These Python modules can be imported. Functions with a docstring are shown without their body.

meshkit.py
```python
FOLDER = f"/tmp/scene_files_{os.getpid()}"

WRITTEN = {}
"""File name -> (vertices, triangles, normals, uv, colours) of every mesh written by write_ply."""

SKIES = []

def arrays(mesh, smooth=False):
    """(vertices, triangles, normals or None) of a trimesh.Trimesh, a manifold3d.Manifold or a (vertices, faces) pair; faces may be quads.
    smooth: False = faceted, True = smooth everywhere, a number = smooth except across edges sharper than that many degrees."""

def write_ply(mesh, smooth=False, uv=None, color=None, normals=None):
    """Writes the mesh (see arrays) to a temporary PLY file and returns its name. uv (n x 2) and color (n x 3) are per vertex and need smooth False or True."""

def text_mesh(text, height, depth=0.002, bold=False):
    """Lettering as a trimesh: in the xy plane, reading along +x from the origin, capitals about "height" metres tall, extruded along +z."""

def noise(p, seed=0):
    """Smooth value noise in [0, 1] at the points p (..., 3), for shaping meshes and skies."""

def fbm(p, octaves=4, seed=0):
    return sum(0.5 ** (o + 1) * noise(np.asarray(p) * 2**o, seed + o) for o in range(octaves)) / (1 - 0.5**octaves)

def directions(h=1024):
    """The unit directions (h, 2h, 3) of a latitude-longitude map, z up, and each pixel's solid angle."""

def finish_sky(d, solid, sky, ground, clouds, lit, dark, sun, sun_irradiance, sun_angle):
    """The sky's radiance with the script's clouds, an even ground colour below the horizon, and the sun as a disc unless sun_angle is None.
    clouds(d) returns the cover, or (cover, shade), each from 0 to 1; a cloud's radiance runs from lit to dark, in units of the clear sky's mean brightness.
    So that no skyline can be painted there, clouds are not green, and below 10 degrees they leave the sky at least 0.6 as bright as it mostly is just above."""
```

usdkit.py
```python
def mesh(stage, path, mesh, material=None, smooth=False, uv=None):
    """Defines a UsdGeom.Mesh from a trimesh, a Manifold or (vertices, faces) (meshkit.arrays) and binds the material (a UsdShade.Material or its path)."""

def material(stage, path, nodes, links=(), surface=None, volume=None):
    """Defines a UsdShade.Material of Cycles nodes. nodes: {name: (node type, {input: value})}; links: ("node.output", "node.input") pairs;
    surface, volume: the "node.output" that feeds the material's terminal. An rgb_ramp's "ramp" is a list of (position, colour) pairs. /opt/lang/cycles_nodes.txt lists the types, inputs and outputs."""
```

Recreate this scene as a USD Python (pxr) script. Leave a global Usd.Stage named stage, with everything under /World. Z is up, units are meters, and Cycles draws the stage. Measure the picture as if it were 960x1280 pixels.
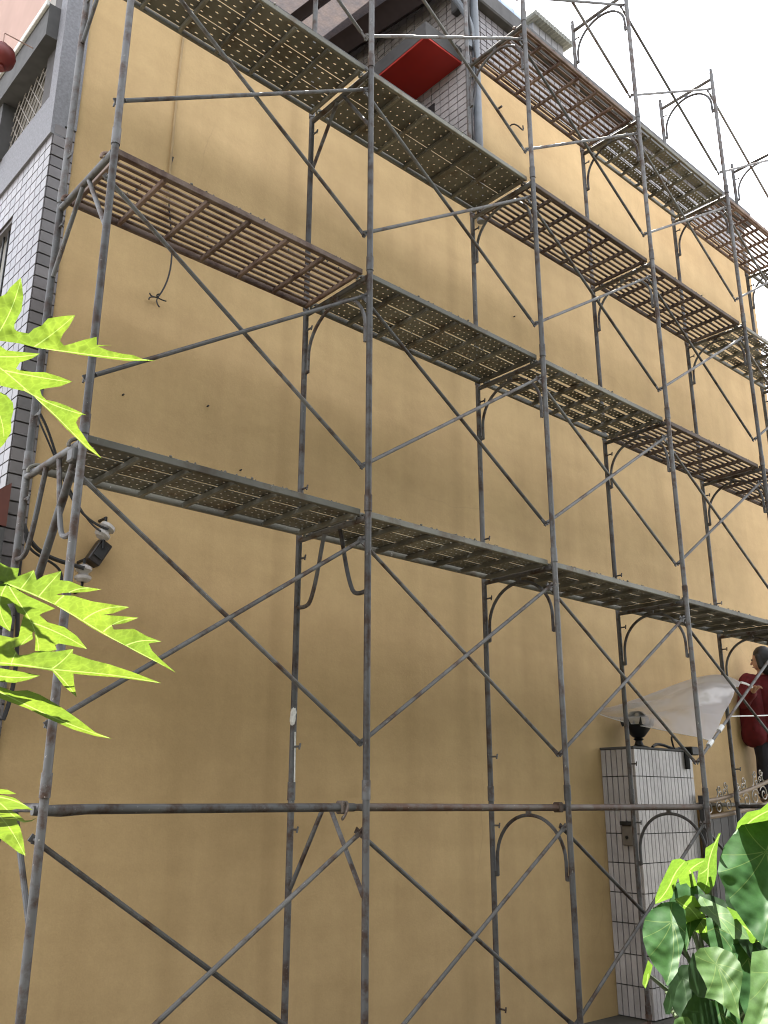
import math, random
import numpy as np, trimesh, manifold3d, usdkit, meshkit
from shapely.geometry import Polygon, Point, box as sbox
from shapely import affinity
from scipy.spatial import Delaunay
from pxr import Usd, UsdGeom, UsdLux, UsdShade, Gf, Sdf

random.seed(7); rng = np.random.default_rng(7)
stage = Usd.Stage.CreateInMemory()
UsdGeom.SetStageUpAxis(stage, UsdGeom.Tokens.z); UsdGeom.SetStageMetersPerUnit(stage, 1.0)
UsdGeom.Xform.Define(stage, '/World'); UsdGeom.Scope.Define(stage, '/World/Looks')
V = lambda *a: np.array(a, float)

# ---------------------------------------------------------------- camera, sky, sun, exposure
EXPOSURE = 3.05
SKY, SUN = 0.06, 1.0
SUN_DIR = V(0.22, 0.24, 1.0); SUN_DIR /= np.linalg.norm(SUN_DIR)
YAW, PITCH, ROLL, FOC = 0.735, 0.308, 0.00155, 1147.2
CAM = V(-1.686, -4.033, 1.718)
Fw = V(math.sin(YAW)*math.cos(PITCH), math.cos(YAW)*math.cos(PITCH), math.sin(PITCH))
Rt = V(math.cos(YAW), -math.sin(YAW), 0); Up = np.cross(Rt, Fw)
Rt, Up = math.cos(ROLL)*Rt + math.sin(ROLL)*Up, -math.sin(ROLL)*Rt + math.cos(ROLL)*Up
cam = UsdGeom.Camera.Define(stage, '/World/camera')
cam.CreateHorizontalApertureAttr(24.0); cam.CreateVerticalApertureAttr(32.0)
cam.CreateFocalLengthAttr(24.0*FOC/960); cam.CreateClippingRangeAttr(Gf.Vec2f(0.05, 2000))
cam.CreateExposureAttr(EXPOSURE)
cam.AddTransformOp().Set(Gf.Matrix4d(*Rt, 0, *Up, 0, *(-Fw), 0, *CAM, 1))
az, el = math.atan2(SUN_DIR[0], SUN_DIR[1]), math.asin(SUN_DIR[2])
skym = usdkit.material(stage, '/World/Looks/sky', {
    's': ('sky_texture', {'sky_type': 'single_scattering', 'sun_disc': False, 'sun_elevation': el, 'sun_rotation': az, 'aerosol_density': 2.0, 'air_density': 1.0}),
    'tc': ('texture_coordinate', {}), 'mp': ('mapping', {'scale': (1.6, 1.6, 3.2)}),
    'n': ('noise_texture', {'scale': 1.3, 'detail': 5.0, 'roughness': 0.55}),
    'r': ('rgb_ramp', {'ramp': [(0.25, (0.55,)*3), (0.6, (0.95,)*3)]}),
    'cl': ('color', {'value': (5.0, 5.05, 5.2)}), 'm': ('mix', {}),
    'b': ('background_shader', {'strength': SKY})},
    [('tc.generated', 'mp.vector'), ('mp.vector', 'n.vector'), ('n.fac', 'r.fac'), ('r.color', 'm.fac'),
     ('s.color', 'm.color1'), ('cl.color', 'm.color2'), ('m.color', 'b.color')], surface='b.background')
dome = UsdLux.DomeLight.Define(stage, '/World/sky')
UsdShade.MaterialBindingAPI.Apply(dome.GetPrim()).Bind(skym)
dome.GetPrim().SetCustomDataByKey('kind', 'structure')
sun = UsdLux.DistantLight.Define(stage, '/World/sun')
sun.CreateNormalizeAttr(True); sun.CreateIntensityAttr(SUN); sun.CreateAngleAttr(0.5); sun.CreateColorAttr(Gf.Vec3f(1, 0.95, 0.86))
sx = np.cross(V(0, 1, 0), SUN_DIR); sx /= np.linalg.norm(sx); sy = np.cross(SUN_DIR, sx)
sun.AddTransformOp().Set(Gf.Matrix4d(*sx, 0, *sy, 0, *SUN_DIR, 0, 0, 0, 30, 1))

def ray(u, v): return Fw + Rt*(u-480)/FOC - Up*(v-640)/FOC     # a measuring tool: photo pixel -> direction
def at_y(u, v, y): d = ray(u, v); return CAM + d*(y-CAM[1])/d[1]
def at_x(u, v, x): d = ray(u, v); return CAM + d*(x-CAM[0])/d[0]
def at_d(u, v, t): return CAM + ray(u, v)*t

# ---------------------------------------------------------------- materials
def rust_mat(name, base, rust, amount, rough=0.55, metal=0.35, scale=9.0, speck=(0.45, 0.43, 0.40), var=0.25):
    """Painted or galvanised metal: mottled base, rust in patches, pale cement specks, a change of tone from object to object."""
    a = amount
    return usdkit.material(stage, '/World/Looks/'+name, {
        'g': ('geometry', {}), 'oi': ('object_info', {}),
        'n1': ('noise_texture', {'scale': scale, 'detail': 6.0, 'roughness': 0.65}),
        'n2': ('noise_texture', {'scale': scale*5.5, 'detail': 4.0, 'roughness': 0.7}),
        'n3': ('noise_texture', {'scale': 2.1, 'detail': 2.0}),
        'r1': ('rgb_ramp', {'ramp': [(0.62-a*0.4, (0,)*3), (0.72-a*0.25, (1,)*3)]}),
        'r2': ('rgb_ramp', {'ramp': [(0.66, (0,)*3), (0.70, (0.8,)*3)]}),
        'r3': ('rgb_ramp', {'ramp': [(0.3, (0.72,)*3), (0.7, (1.2,)*3)]}),
        'mr': ('map_range', {'to_min': 1-var, 'to_max': 1+var}),
        'c1': ('mix', {'color1': base, 'color2': rust}), 'c2': ('mix', {'color2': speck}),
        'm1': ('mix', {'mix_type': 'multiply', 'fac': 1.0}), 'm2': ('mix', {'mix_type': 'multiply', 'fac': 1.0}),
        'b': ('bump', {'strength': 0.25, 'distance': 0.004}),
        'p': ('principled_bsdf', {'roughness': rough, 'metallic': metal})},
        [('g.position', 'n1.vector'), ('g.position', 'n2.vector'), ('g.position', 'n3.vector'), ('n1.fac', 'r1.fac'), ('n2.fac', 'r2.fac'), ('n3.fac', 'r3.fac'),
         ('r1.color', 'c1.fac'), ('c1.color', 'c2.color1'), ('r2.color', 'c2.fac'), ('c2.color', 'm1.color1'), ('r3.color', 'm1.color2'),
         ('oi.random', 'mr.value'), ('m1.color', 'm2.color1'), ('mr.result', 'm2.color2'), ('m2.color', 'p.base_color'),
         ('n2.fac', 'b.height'), ('b.normal', 'p.normal')], surface='p.BSDF')

def plain(name, col, rough=0.6, metal=0.0, noise=0.18, scale=12.0, bump=0.15, spec=0.5, extra=None):
    lo, hi = 1-noise, 1+noise
    return usdkit.material(stage, '/World/Looks/'+name, {
        'g': ('geometry', {}), 'n': ('noise_texture', {'scale': scale, 'detail': 5.0, 'roughness': 0.6}),
        'r': ('rgb_ramp', {'ramp': [(0.25, tuple(c*lo for c in col)), (0.75, tuple(c*hi for c in col))]}),
        'b': ('bump', {'strength': bump, 'distance': 0.003}),
        'p': ('principled_bsdf', {'roughness': rough, 'metallic': metal, 'specular_ior_level': spec, **(extra or {})})},
        [('g.position', 'n.vector'), ('n.fac', 'r.fac'), ('r.color', 'p.base_color'), ('n.fac', 'b.height'), ('b.normal', 'p.normal')], surface='p.BSDF')

def wall_mat():
    return usdkit.material(stage, '/World/Looks/ochre_render', {
        'g': ('geometry', {}),
        'mS': ('mapping', {'scale': (3.2, 3.2, 0.16)}), 'nS': ('noise_texture', {'scale': 1.0, 'detail': 5.0, 'roughness': 0.6}),
        'nL': ('noise_texture', {'scale': 0.55, 'detail': 4.0, 'roughness': 0.55}),
        'nF': ('noise_texture', {'scale': 95.0, 'detail': 5.0, 'roughness': 0.7}),
        'nM': ('noise_texture', {'scale': 5.0, 'detail': 7.0, 'roughness': 0.72}),
        'nD': ('noise_texture', {'scale': 2.3, 'detail': 9.0, 'roughness': 0.8}),
        'mH': ('mapping', {'scale': (0.5, 0.5, 4.0)}), 'nH': ('noise_texture', {'scale': 1.0, 'detail': 4.0}),
        'rS': ('rgb_ramp', {'ramp': [(0.3, (0.915, 0.905, 0.89)), (0.60, (1.02, 1.02, 1.02))]}),
        'rL': ('rgb_ramp', {'ramp': [(0.3, (0.87, 0.86, 0.845)), (0.7, (1.05, 1.05, 1.06))]}),
        'rM': ('rgb_ramp', {'ramp': [(0.3, (0.925, 0.918, 0.905)), (0.62, (1.02, 1.02, 1.02))]}),
        'rF': ('rgb_ramp', {'ramp': [(0.25, (0.93,)*3), (0.75, (1.05,)*3)]}),
        'rD': ('rgb_ramp', {'ramp': [(0.655, (0,)*3), (0.76, (0.45,)*3)]}),
        'rH': ('rgb_ramp', {'ramp': [(0.35, (0.95, 0.945, 0.93)), (0.6, (1.02,)*3)]}),
        'nW': ('noise_texture', {'scale': 2.6, 'detail': 5.0}), 'vW': ('mix', {'mix_type': 'linear_light', 'fac': 0.10}), 'vc': ('voronoi_texture', {'feature': 'distance_to_edge', 'scale': 0.55}),
        'rC': ('rgb_ramp', {'ramp': [(0.0, (0.45,)*3), (0.004, (0.0,)*3), (1.0, (0,)*3)]}), 'rCm': ('rgb_ramp', {'ramp': [(0.55, (0,)*3), (0.65, (0.4,)*3)]}), 'mC': ('mix', {'mix_type': 'multiply', 'fac': 1.0}),
        'eC': ('mix', {'color2': (0.22, 0.15, 0.08)}),
        'sx': ('separate_xyz', {}), 'mx': ('map_range', {'from_min': 0.0, 'from_max': 10.0}),
        'rB': ('rgb_ramp', {'ramp': [(0, (1,)*3), (0.192, (1,)*3), (0.197, (0.90, 0.89, 0.875)), (0.203, (0.93, 0.925, 0.915)), (0.206, (1.03,)*3), (0.214, (1.03,)*3), (0.219, (1,)*3), (0.376, (1,)*3), (0.383, (0.91, 0.905, 0.89)), (0.391, (0.94, 0.94, 0.93)), (0.396, (1.02,)*3), (0.404, (1,)*3), (0.70, (1,)*3), (0.704, (0.955,)*3), (0.716, (0.96,)*3), (0.72, (1,)*3), (1, (1,)*3)]}),
        'mb': ('mix', {'mix_type': 'multiply', 'fac': 1.0}), 'col': ('color', {'value': (0.545, 0.380, 0.193)}),
        'a': ('mix', {'mix_type': 'multiply', 'fac': 1.0}), 'b': ('mix', {'mix_type': 'multiply', 'fac': 1.0}),
        'c': ('mix', {'mix_type': 'multiply', 'fac': 1.0}), 'd': ('mix', {'mix_type': 'multiply', 'fac': 1.0}), 'h': ('mix', {'mix_type': 'multiply', 'fac': 1.0}),
        'e': ('mix', {'color2': (0.20, 0.135, 0.07)}),
        'bp': ('bump', {'strength': 0.22, 'distance': 0.002}), 'bp2': ('bump', {'strength': 0.22, 'distance': 0.02}),
        'p': ('principled_bsdf', {'roughness': 0.82, 'specular_ior_level': 0.25})},
        [('g.position', 'mS.vector'), ('mS.vector', 'nS.vector'), ('g.position', 'mH.vector'), ('mH.vector', 'nH.vector')] +
        [('g.position', n+'.vector') for n in ('nL', 'nF', 'nM', 'nD')] + [('n'+k+'.fac', 'r'+k+'.fac') for k in 'SLMFDH'] +
        [('g.position', 'sx.vector'), ('sx.x', 'mx.value'), ('mx.result', 'rB.fac'), ('col.color', 'mb.color1'), ('rB.color', 'mb.color2'), ('mb.color', 'a.color1'), ('rS.color', 'a.color2'), ('a.color', 'b.color1'), ('rL.color', 'b.color2'), ('b.color', 'c.color1'), ('rM.color', 'c.color2'),
         ('c.color', 'd.color1'), ('rF.color', 'd.color2'), ('d.color', 'h.color1'), ('rH.color', 'h.color2'), ('h.color', 'e.color1'), ('rD.color', 'e.fac'), ('g.position', 'nW.vector'), ('g.position', 'vW.color1'), ('nW.color', 'vW.color2'), ('vW.color', 'vc.vector'), ('vc.distance', 'rC.fac'), ('nL.fac', 'rCm.fac'), ('rC.color', 'mC.color1'), ('rCm.color', 'mC.color2'), ('e.color', 'eC.color1'), ('mC.color', 'eC.fac'), ('eC.color', 'p.base_color'),
         ('nM.fac', 'bp2.height'), ('nF.fac', 'bp.height'), ('bp2.normal', 'bp.normal'), ('bp.normal', 'p.normal')], surface='p.BSDF')

def tile_mat(name, col, rough=0.28):
    return usdkit.material(stage, '/World/Looks/'+name, {
        'g': ('geometry', {}), 'oi': ('object_info', {}), 'n': ('noise_texture', {'scale': 3.0, 'detail': 7.0, 'roughness': 0.7}),
        'r': ('rgb_ramp', {'ramp': [(0.3, tuple(c*0.72 for c in col)), (0.65, tuple(c*1.06 for c in col))]}),
        'mr': ('map_range', {'to_min': 0.86, 'to_max': 1.1}), 'm': ('mix', {'mix_type': 'multiply', 'fac': 1.0}),
        'i': ('map_range', {'to_min': 0.9, 'to_max': 1.08}), 'm2': ('mix', {'mix_type': 'multiply', 'fac': 1.0}),
        'p': ('principled_bsdf', {'roughness': rough})},
        [('g.position', 'n.vector'), ('n.fac', 'r.fac'), ('r.color', 'm.color1'), ('oi.random', 'mr.value'), ('mr.result', 'm.color2'), ('m.color', 'm2.color1'),
         ('g.random_per_island', 'i.value'), ('i.result', 'm2.color2'), ('m2.color', 'p.base_color')], surface='p.BSDF')

def leaf_mat(name, col, trans, tw=0.5, rough=0.35, gloss=0.5, vein=(0.12, 0.17, 0.05)):
    return usdkit.material(stage, '/World/Looks/'+name, {
        'g': ('geometry', {}), 'n': ('noise_texture', {'scale': 38.0, 'detail': 5.0, 'roughness': 0.6}), 'n2': ('noise_texture', {'scale': 7.0, 'detail': 3.0}),
        'at': ('attribute', {'attribute': 'vein'}), 'vc': ('mix', {'color2': vein}), 'vt': ('mix', {'color2': tuple(min(1, c*2.2) for c in vein)}),
        'v': ('voronoi_texture', {'feature': 'distance_to_edge', 'scale': 75.0}), 'rv': ('rgb_ramp', {'ramp': [(0.0, (1.25, 1.25, 1.3)), (0.10, (1.0,)*3)]}),
        'r': ('rgb_ramp', {'ramp': [(0.25, (0.78,)*3), (0.75, (1.18,)*3)]}), 'r2': ('rgb_ramp', {'ramp': [(0.3, (0.8, 0.85, 0.9)), (0.7, (1.15, 1.08, 1.0))]}),
        'c': ('color', {'value': col}), 't': ('color', {'value': trans}),
        'm1': ('mix', {'mix_type': 'multiply', 'fac': 1.0}), 'm2': ('mix', {'mix_type': 'multiply', 'fac': 1.0}), 'm3': ('mix', {'mix_type': 'multiply', 'fac': 1.0}),
        'm4': ('mix', {'mix_type': 'multiply', 'fac': 1.0}), 'm5': ('mix', {'mix_type': 'multiply', 'fac': 1.0}),
        'b': ('bump', {'strength': 0.3, 'distance': 0.002}),
        'p': ('principled_bsdf', {'roughness': rough, 'specular_ior_level': gloss}), 'tr': ('translucent_bsdf', {}), 'mx': ('mix_closure', {'fac': tw})},
        [('g.position', 'n.vector'), ('g.position', 'n2.vector'), ('g.position', 'v.vector'), ('v.distance', 'rv.fac'), ('n.fac', 'r.fac'), ('n2.fac', 'r2.fac'),
         ('c.color', 'm1.color1'), ('r.color', 'm1.color2'), ('m1.color', 'm2.color1'), ('r2.color', 'm2.color2'),
         ('t.color', 'm3.color1'), ('r.color', 'm3.color2'), ('m3.color', 'm4.color1'), ('rv.color', 'm4.color2'), ('m4.color', 'm5.color1'), ('r2.color', 'm5.color2'),
         ('m2.color', 'vc.color1'), ('m5.color', 'vt.color1'), ('at.fac', 'vc.fac'), ('at.fac', 'vt.fac'), ('vc.color', 'p.base_color'), ('vt.color', 'tr.color'), ('n.fac', 'b.height'), ('b.normal', 'p.normal'),
         ('p.BSDF', 'mx.closure1'), ('tr.BSDF', 'mx.closure2')], surface='mx.closure')

M = {}
M['ochre'] = wall_mat()
M['steel'] = rust_mat('scaffold_steel', (0.122, 0.120, 0.120), (0.060, 0.036, 0.026), 0.36, var=0.32, speck=(0.36, 0.34, 0.31))
M['brace'] = rust_mat('brace_steel', (0.128, 0.124, 0.12), (0.065, 0.04, 0.028), 0.32, var=0.35, speck=(0.36, 0.34, 0.31))
M['brown'] = rust_mat('rusty_pipe', (0.13, 0.105, 0.09), (0.10, 0.055, 0.038), 0.45)
M['deck'] = rust_mat('deck_plate', (0.15, 0.143, 0.118), (0.10, 0.075, 0.05), 0.25, rough=0.6, metal=0.2, scale=5, var=0.3)
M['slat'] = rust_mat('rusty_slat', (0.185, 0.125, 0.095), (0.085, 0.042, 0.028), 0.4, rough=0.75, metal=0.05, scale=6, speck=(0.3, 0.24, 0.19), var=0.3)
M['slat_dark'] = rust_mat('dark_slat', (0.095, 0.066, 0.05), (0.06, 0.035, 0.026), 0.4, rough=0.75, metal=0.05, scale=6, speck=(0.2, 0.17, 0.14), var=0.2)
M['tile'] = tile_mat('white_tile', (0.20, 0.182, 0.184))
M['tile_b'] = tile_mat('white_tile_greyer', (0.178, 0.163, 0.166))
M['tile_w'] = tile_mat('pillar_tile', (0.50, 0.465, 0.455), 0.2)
M['grout'] = plain('dark_grout', (0.075, 0.068, 0.067), 0.9)
M['grey_render'] = plain('grey_render', (0.20, 0.198, 0.215), 0.85, noise=0.25, scale=60, bump=0.5)
M['dark_concrete'] = plain('dark_concrete', (0.08, 0.077, 0.076), 0.85, noise=0.25, scale=9)
M['yard'] = plain('yard_ground', (0.075, 0.070, 0.058), 0.9, noise=0.3, scale=3.0)
M['mortar'] = plain('mortar', (0.15, 0.14, 0.12), 0.95, noise=0.3, scale=30)
M['concrete'] = plain('concrete', (0.30, 0.285, 0.26), 0.9, noise=0.22, scale=3.0)
M['pink'] = plain('pink_render', (0.42, 0.27, 0.22), 0.85, noise=0.12, scale=2)
M['dark'] = plain('dark_interior', (0.02, 0.017, 0.017), 0.8)
M['grille'] = plain('pale_grille', (0.24, 0.21, 0.18), 0.5, metal=0.3)
M['maroon'] = plain('maroon_paint', (0.10, 0.028, 0.018), 0.5)
M['lantern'] = plain('lantern_red', (0.16, 0.02, 0.015), 0.5)
M['red'] = plain('red_paint', (0.42, 0.022, 0.012), 0.5, noise=0.12, scale=4)
M['beam'] = plain('roof_beam', (0.045, 0.030, 0.032), 0.6)
M['pvc'] = plain('pvc_pipe', (0.13, 0.145, 0.165), 0.4)
M['tank'] = plain('tank_steel', (0.20, 0.26, 0.36), 0.3, metal=0.4, noise=0.1)
M['shed'] = plain('shed_sheet', (0.22, 0.215, 0.22), 0.5, metal=0.2)
M['shed_roof'] = plain('shed_roof', (0.14, 0.14, 0.12), 0.7)
M['black_iron'] = plain('black_iron', (0.02, 0.02, 0.02), 0.4, metal=0.5)
M['gate_rail'] = plain('gate_rail', (0.19, 0.135, 0.085), 0.45, metal=0.3)
M['scroll'] = plain('scroll_iron', (0.40, 0.37, 0.33), 0.35, metal=0.6)
M['gate_panel'] = plain('gate_panel', (0.06, 0.055, 0.054), 0.5, metal=0.2)
M['cable'] = plain('cable', (0.018, 0.017, 0.017), 0.6)
M['cable_pale'] = plain('cable_pale', (0.36, 0.25, 0.12), 0.7)
M['porcelain'] = plain('porcelain', (0.48, 0.45, 0.43), 0.25, noise=0.2, scale=40)
M['box_black'] = plain('black_box', (0.022, 0.017, 0.015), 0.4)
M['bell'] = plain('doorbell', (0.13, 0.11, 0.09), 0.45)
M['paint_white'] = plain('peeling_paint', (0.62, 0.60, 0.56), 0.7, noise=0.3, scale=50)
M['skin'] = plain('skin', (0.42, 0.24, 0.16), 0.5, extra={'subsurface_weight': 0.1})
M['jacket'] = plain('red_jacket', (0.12, 0.004, 0.007), 0.85, noise=0.3, scale=25, bump=0.6)
M['trousers'] = plain('dark_trousers', (0.022, 0.018, 0.024), 0.9, noise=0.3, scale=30)
M['hair'] = plain('black_hair', (0.012, 0.010, 0.010), 0.5, noise=0.4, scale=80)
M['eye'] = plain('eye', (0.05, 0.04, 0.035), 0.2)
M['lip'] = plain('lip', (0.35, 0.13, 0.10), 0.5)
M['shoe'] = plain('shoe', (0.20, 0.14, 0.11), 0.6)
M['tape'] = plain('white_tape', (0.75, 0.74, 0.73), 0.5)
M['stem'] = plain('green_stem', (0.03, 0.05, 0.014), 0.55, scale=20)
M['bark'] = plain('papaya_bark', (0.20, 0.17, 0.12), 0.9, noise=0.4, scale=14, bump=0.6)
M['vein'] = leaf_mat('leaf_vein', (0.16, 0.20, 0.06), (0.42, 0.50, 0.08), 0.75)
M['vein_dark'] = leaf_mat('leaf_vein_dark', (0.06, 0.12, 0.045), (0.12, 0.22, 0.05), 0.25)
M['papaya'] = leaf_mat('papaya_leaf', (0.035, 0.09, 0.012), (0.088, 0.132, 0.014), 0.58, 0.32, 0.6)
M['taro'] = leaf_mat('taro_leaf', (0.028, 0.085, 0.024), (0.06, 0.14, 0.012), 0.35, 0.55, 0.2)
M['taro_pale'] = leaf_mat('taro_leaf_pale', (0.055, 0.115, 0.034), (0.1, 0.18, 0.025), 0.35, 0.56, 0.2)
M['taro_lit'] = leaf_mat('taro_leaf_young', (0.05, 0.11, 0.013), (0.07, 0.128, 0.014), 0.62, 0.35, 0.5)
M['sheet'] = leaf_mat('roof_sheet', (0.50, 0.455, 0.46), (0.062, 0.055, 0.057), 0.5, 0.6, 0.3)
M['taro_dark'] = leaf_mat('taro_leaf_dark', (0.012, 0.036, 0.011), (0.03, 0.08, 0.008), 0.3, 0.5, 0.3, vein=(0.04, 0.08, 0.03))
M['film'] = usdkit.material(stage, '/World/Looks/plastic_film', {
    'g': ('geometry', {}), 'n': ('noise_texture', {'scale': 7.0, 'detail': 4.0}), 'b': ('bump', {'strength': 0.5, 'distance': 0.01}),
    'at': ('attribute', {'attribute': 'haze'}),
    'd': ('diffuse_bsdf', {'color': (0.86, 0.83, 0.87)}), 't': ('translucent_bsdf', {'color': (0.86, 0.83, 0.87)}), 'gl': ('glossy_bsdf', {'color': (0.8, 0.8, 0.8), 'roughness': 0.25}),
    'm1': ('mix_closure', {'fac': 0.5}), 'm2': ('mix_closure', {'fac': 0.12}), 'tr': ('transparent_bsdf', {'color': (0.95, 0.95, 0.95)}), 'm3': ('mix_closure', {})},
    [('g.position', 'n.vector'), ('n.fac', 'b.height'), ('b.normal', 'd.normal'), ('b.normal', 'gl.normal'), ('d.BSDF', 'm1.closure1'), ('t.BSDF', 'm1.closure2'),
     ('m1.closure', 'm2.closure1'), ('gl.BSDF', 'm2.closure2'), ('tr.BSDF', 'm3.closure1'), ('m2.closure', 'm3.closure2'), ('at.fac', 'm3.fac')], surface='m3.closure')
M['lamp_glass'] = usdkit.material(stage, '/World/Looks/lamp_glass', {
    'f': ('fresnel', {'IOR': 1.5}), 't': ('transparent_bsdf', {'color': (0.75, 0.78, 0.8)}), 'g': ('glossy_bsdf', {'roughness': 0.05}), 'm': ('mix_closure', {})},
    [('f.fac', 'm.fac'), ('t.BSDF', 'm.closure1'), ('g.BSDF', 'm.closure2')], surface='m.closure')

# ---------------------------------------------------------------- scene helpers
taken = {}
def numbered(parent, name):
    k = (parent, name); n = taken.get(k, -1) + 1; taken[k] = n
    return f'{parent}/{name}' if n == 0 else f'{parent}/{name}_{n:03d}'
def tag(p, label=None, cat=None, group=None, kind=None):
    for k, v in (('label', label), ('category', cat), ('group', group), ('kind', kind)):
        if v: p.SetCustomDataByKey(k, v)
    return p
def thing(name, label, cat, loc=(0, 0, 0), group=None):
    x = UsdGeom.Xform.Define(stage, numbered('/World', name)); x.AddTranslateOp().Set(Gf.Vec3d(*map(float, loc)))
    return tag(x.GetPrim(), label, cat, group)
def part(parent, name, mesh, mat, smooth=35, label=None, kind=None):
    path = numbered(str(parent.GetPath()) if parent else '/World', name)
    m = usdkit.mesh(stage, path, cat(mesh), M[mat], smooth=smooth)
    return tag(m.GetPrim(), label, None, None, kind)
def cat(m):
    return trimesh.util.concatenate(m) if isinstance(m, list) else m
def dup(root, loc, label, group):
    name = root.GetName().rstrip('0123456789').rstrip('_')
    r = thing(name, label, root.GetCustomDataByKey('category'), loc, group)
    r.GetReferences().AddInternalReference(root.GetPath()); r.SetInstanceable(True)
    return r
def box(x0, x1, y0, y1, z0, z1, c=0.0):
    b = trimesh.creation.box((x1-x0, y1-y0, z1-z0))
    if c:
        h = V(x1-x0, y1-y0, z1-z0)/2
        pts = [V(sx*(h[0]-(a != 0)*c), sy*(h[1]-(a != 1)*c), sz*(h[2]-(a != 2)*c)) for sx in (-1, 1) for sy in (-1, 1) for sz in (-1, 1) for a in range(3)]
        b = trimesh.convex.convex_hull(np.array(pts))
    b.apply_translation(((x0+x1)/2, (y0+y1)/2, (z0+z1)/2)); return b
def tube(pts, r, sides=10, caps=True):
    """A tube along a polyline (radius one number or one per point), with end caps."""
    P = np.asarray(pts, float); n = len(P); R = np.broadcast_to(np.asarray(r, float), (n,))
    T = np.gradient(P, axis=0); T /= np.maximum(np.linalg.norm(T, axis=1, keepdims=True), 1e-9)
    a = V(0, 0, 1) if abs(T[0][2]) < 0.9 else V(1, 0, 0)
    N = np.cross(T[0], a); N /= np.linalg.norm(N); v = []
    th = np.arange(sides)/sides*2*np.pi
    for i in range(n):
        N = N - T[i]*(N@T[i]); N /= np.linalg.norm(N); B = np.cross(T[i], N)
        v.append(P[i] + R[i]*(np.cos(th)[:, None]*N + np.sin(th)[:, None]*B))
    v = np.vstack(v); f = []
    for i in range(n-1):
        for k in range(sides):
            a0, a1 = i*sides+k, i*sides+(k+1) % sides
            f += [[a0, a1, a1+sides], [a0, a1+sides, a0+sides]]
    if caps:
        v = np.vstack([v, P[0], P[-1]]); c0, c1 = n*sides, n*sides+1
        for k in range(sides):
            f += [[c0, (k+1) % sides, k], [c1, (n-1)*sides+k, (n-1)*sides+(k+1) % sides]]
    return trimesh.Trimesh(v, f, process=False)
def spline(pts, n=24):
    P = np.asarray(pts, float); d = np.r_[0, np.cumsum(np.linalg.norm(np.diff(P, axis=0), axis=1))]
    from scipy.interpolate import CubicSpline, interp1d
    g = CubicSpline(d, P) if len(P) > 2 else interp1d(d, P, axis=0)
    return g(np.linspace(0, d[-1], n))
def lathe(profile, sides=20):
    m = trimesh.creation.revolve(np.array(profile, float), sections=sides); return m
def mv(m, *t): m = m.copy(); m.apply_translation(t); return m
def hulls(chains, refine=0.03, smooth=6, extra=()):
    """One continuous skin over capsules [(p, r), (q, s)]: hulls of spheres, joined, refined and smoothed."""
    out = manifold3d.Manifold()
    for (p, r), (q, s) in chains:
        a = manifold3d.Manifold.sphere(r, 16).translate(tuple(map(float, p))); b = manifold3d.Manifold.sphere(s, 16).translate(tuple(map(float, q)))
        out = out + manifold3d.Manifold.batch_hull([a, b])
    m = out.refine_to_length(refine).to_mesh()
    t = trimesh.Trimesh(m.vert_properties[:, :3], m.tri_verts); t.merge_vertices()
    trimesh.smoothing.filter_taubin(t, iterations=smooth); return t

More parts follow.
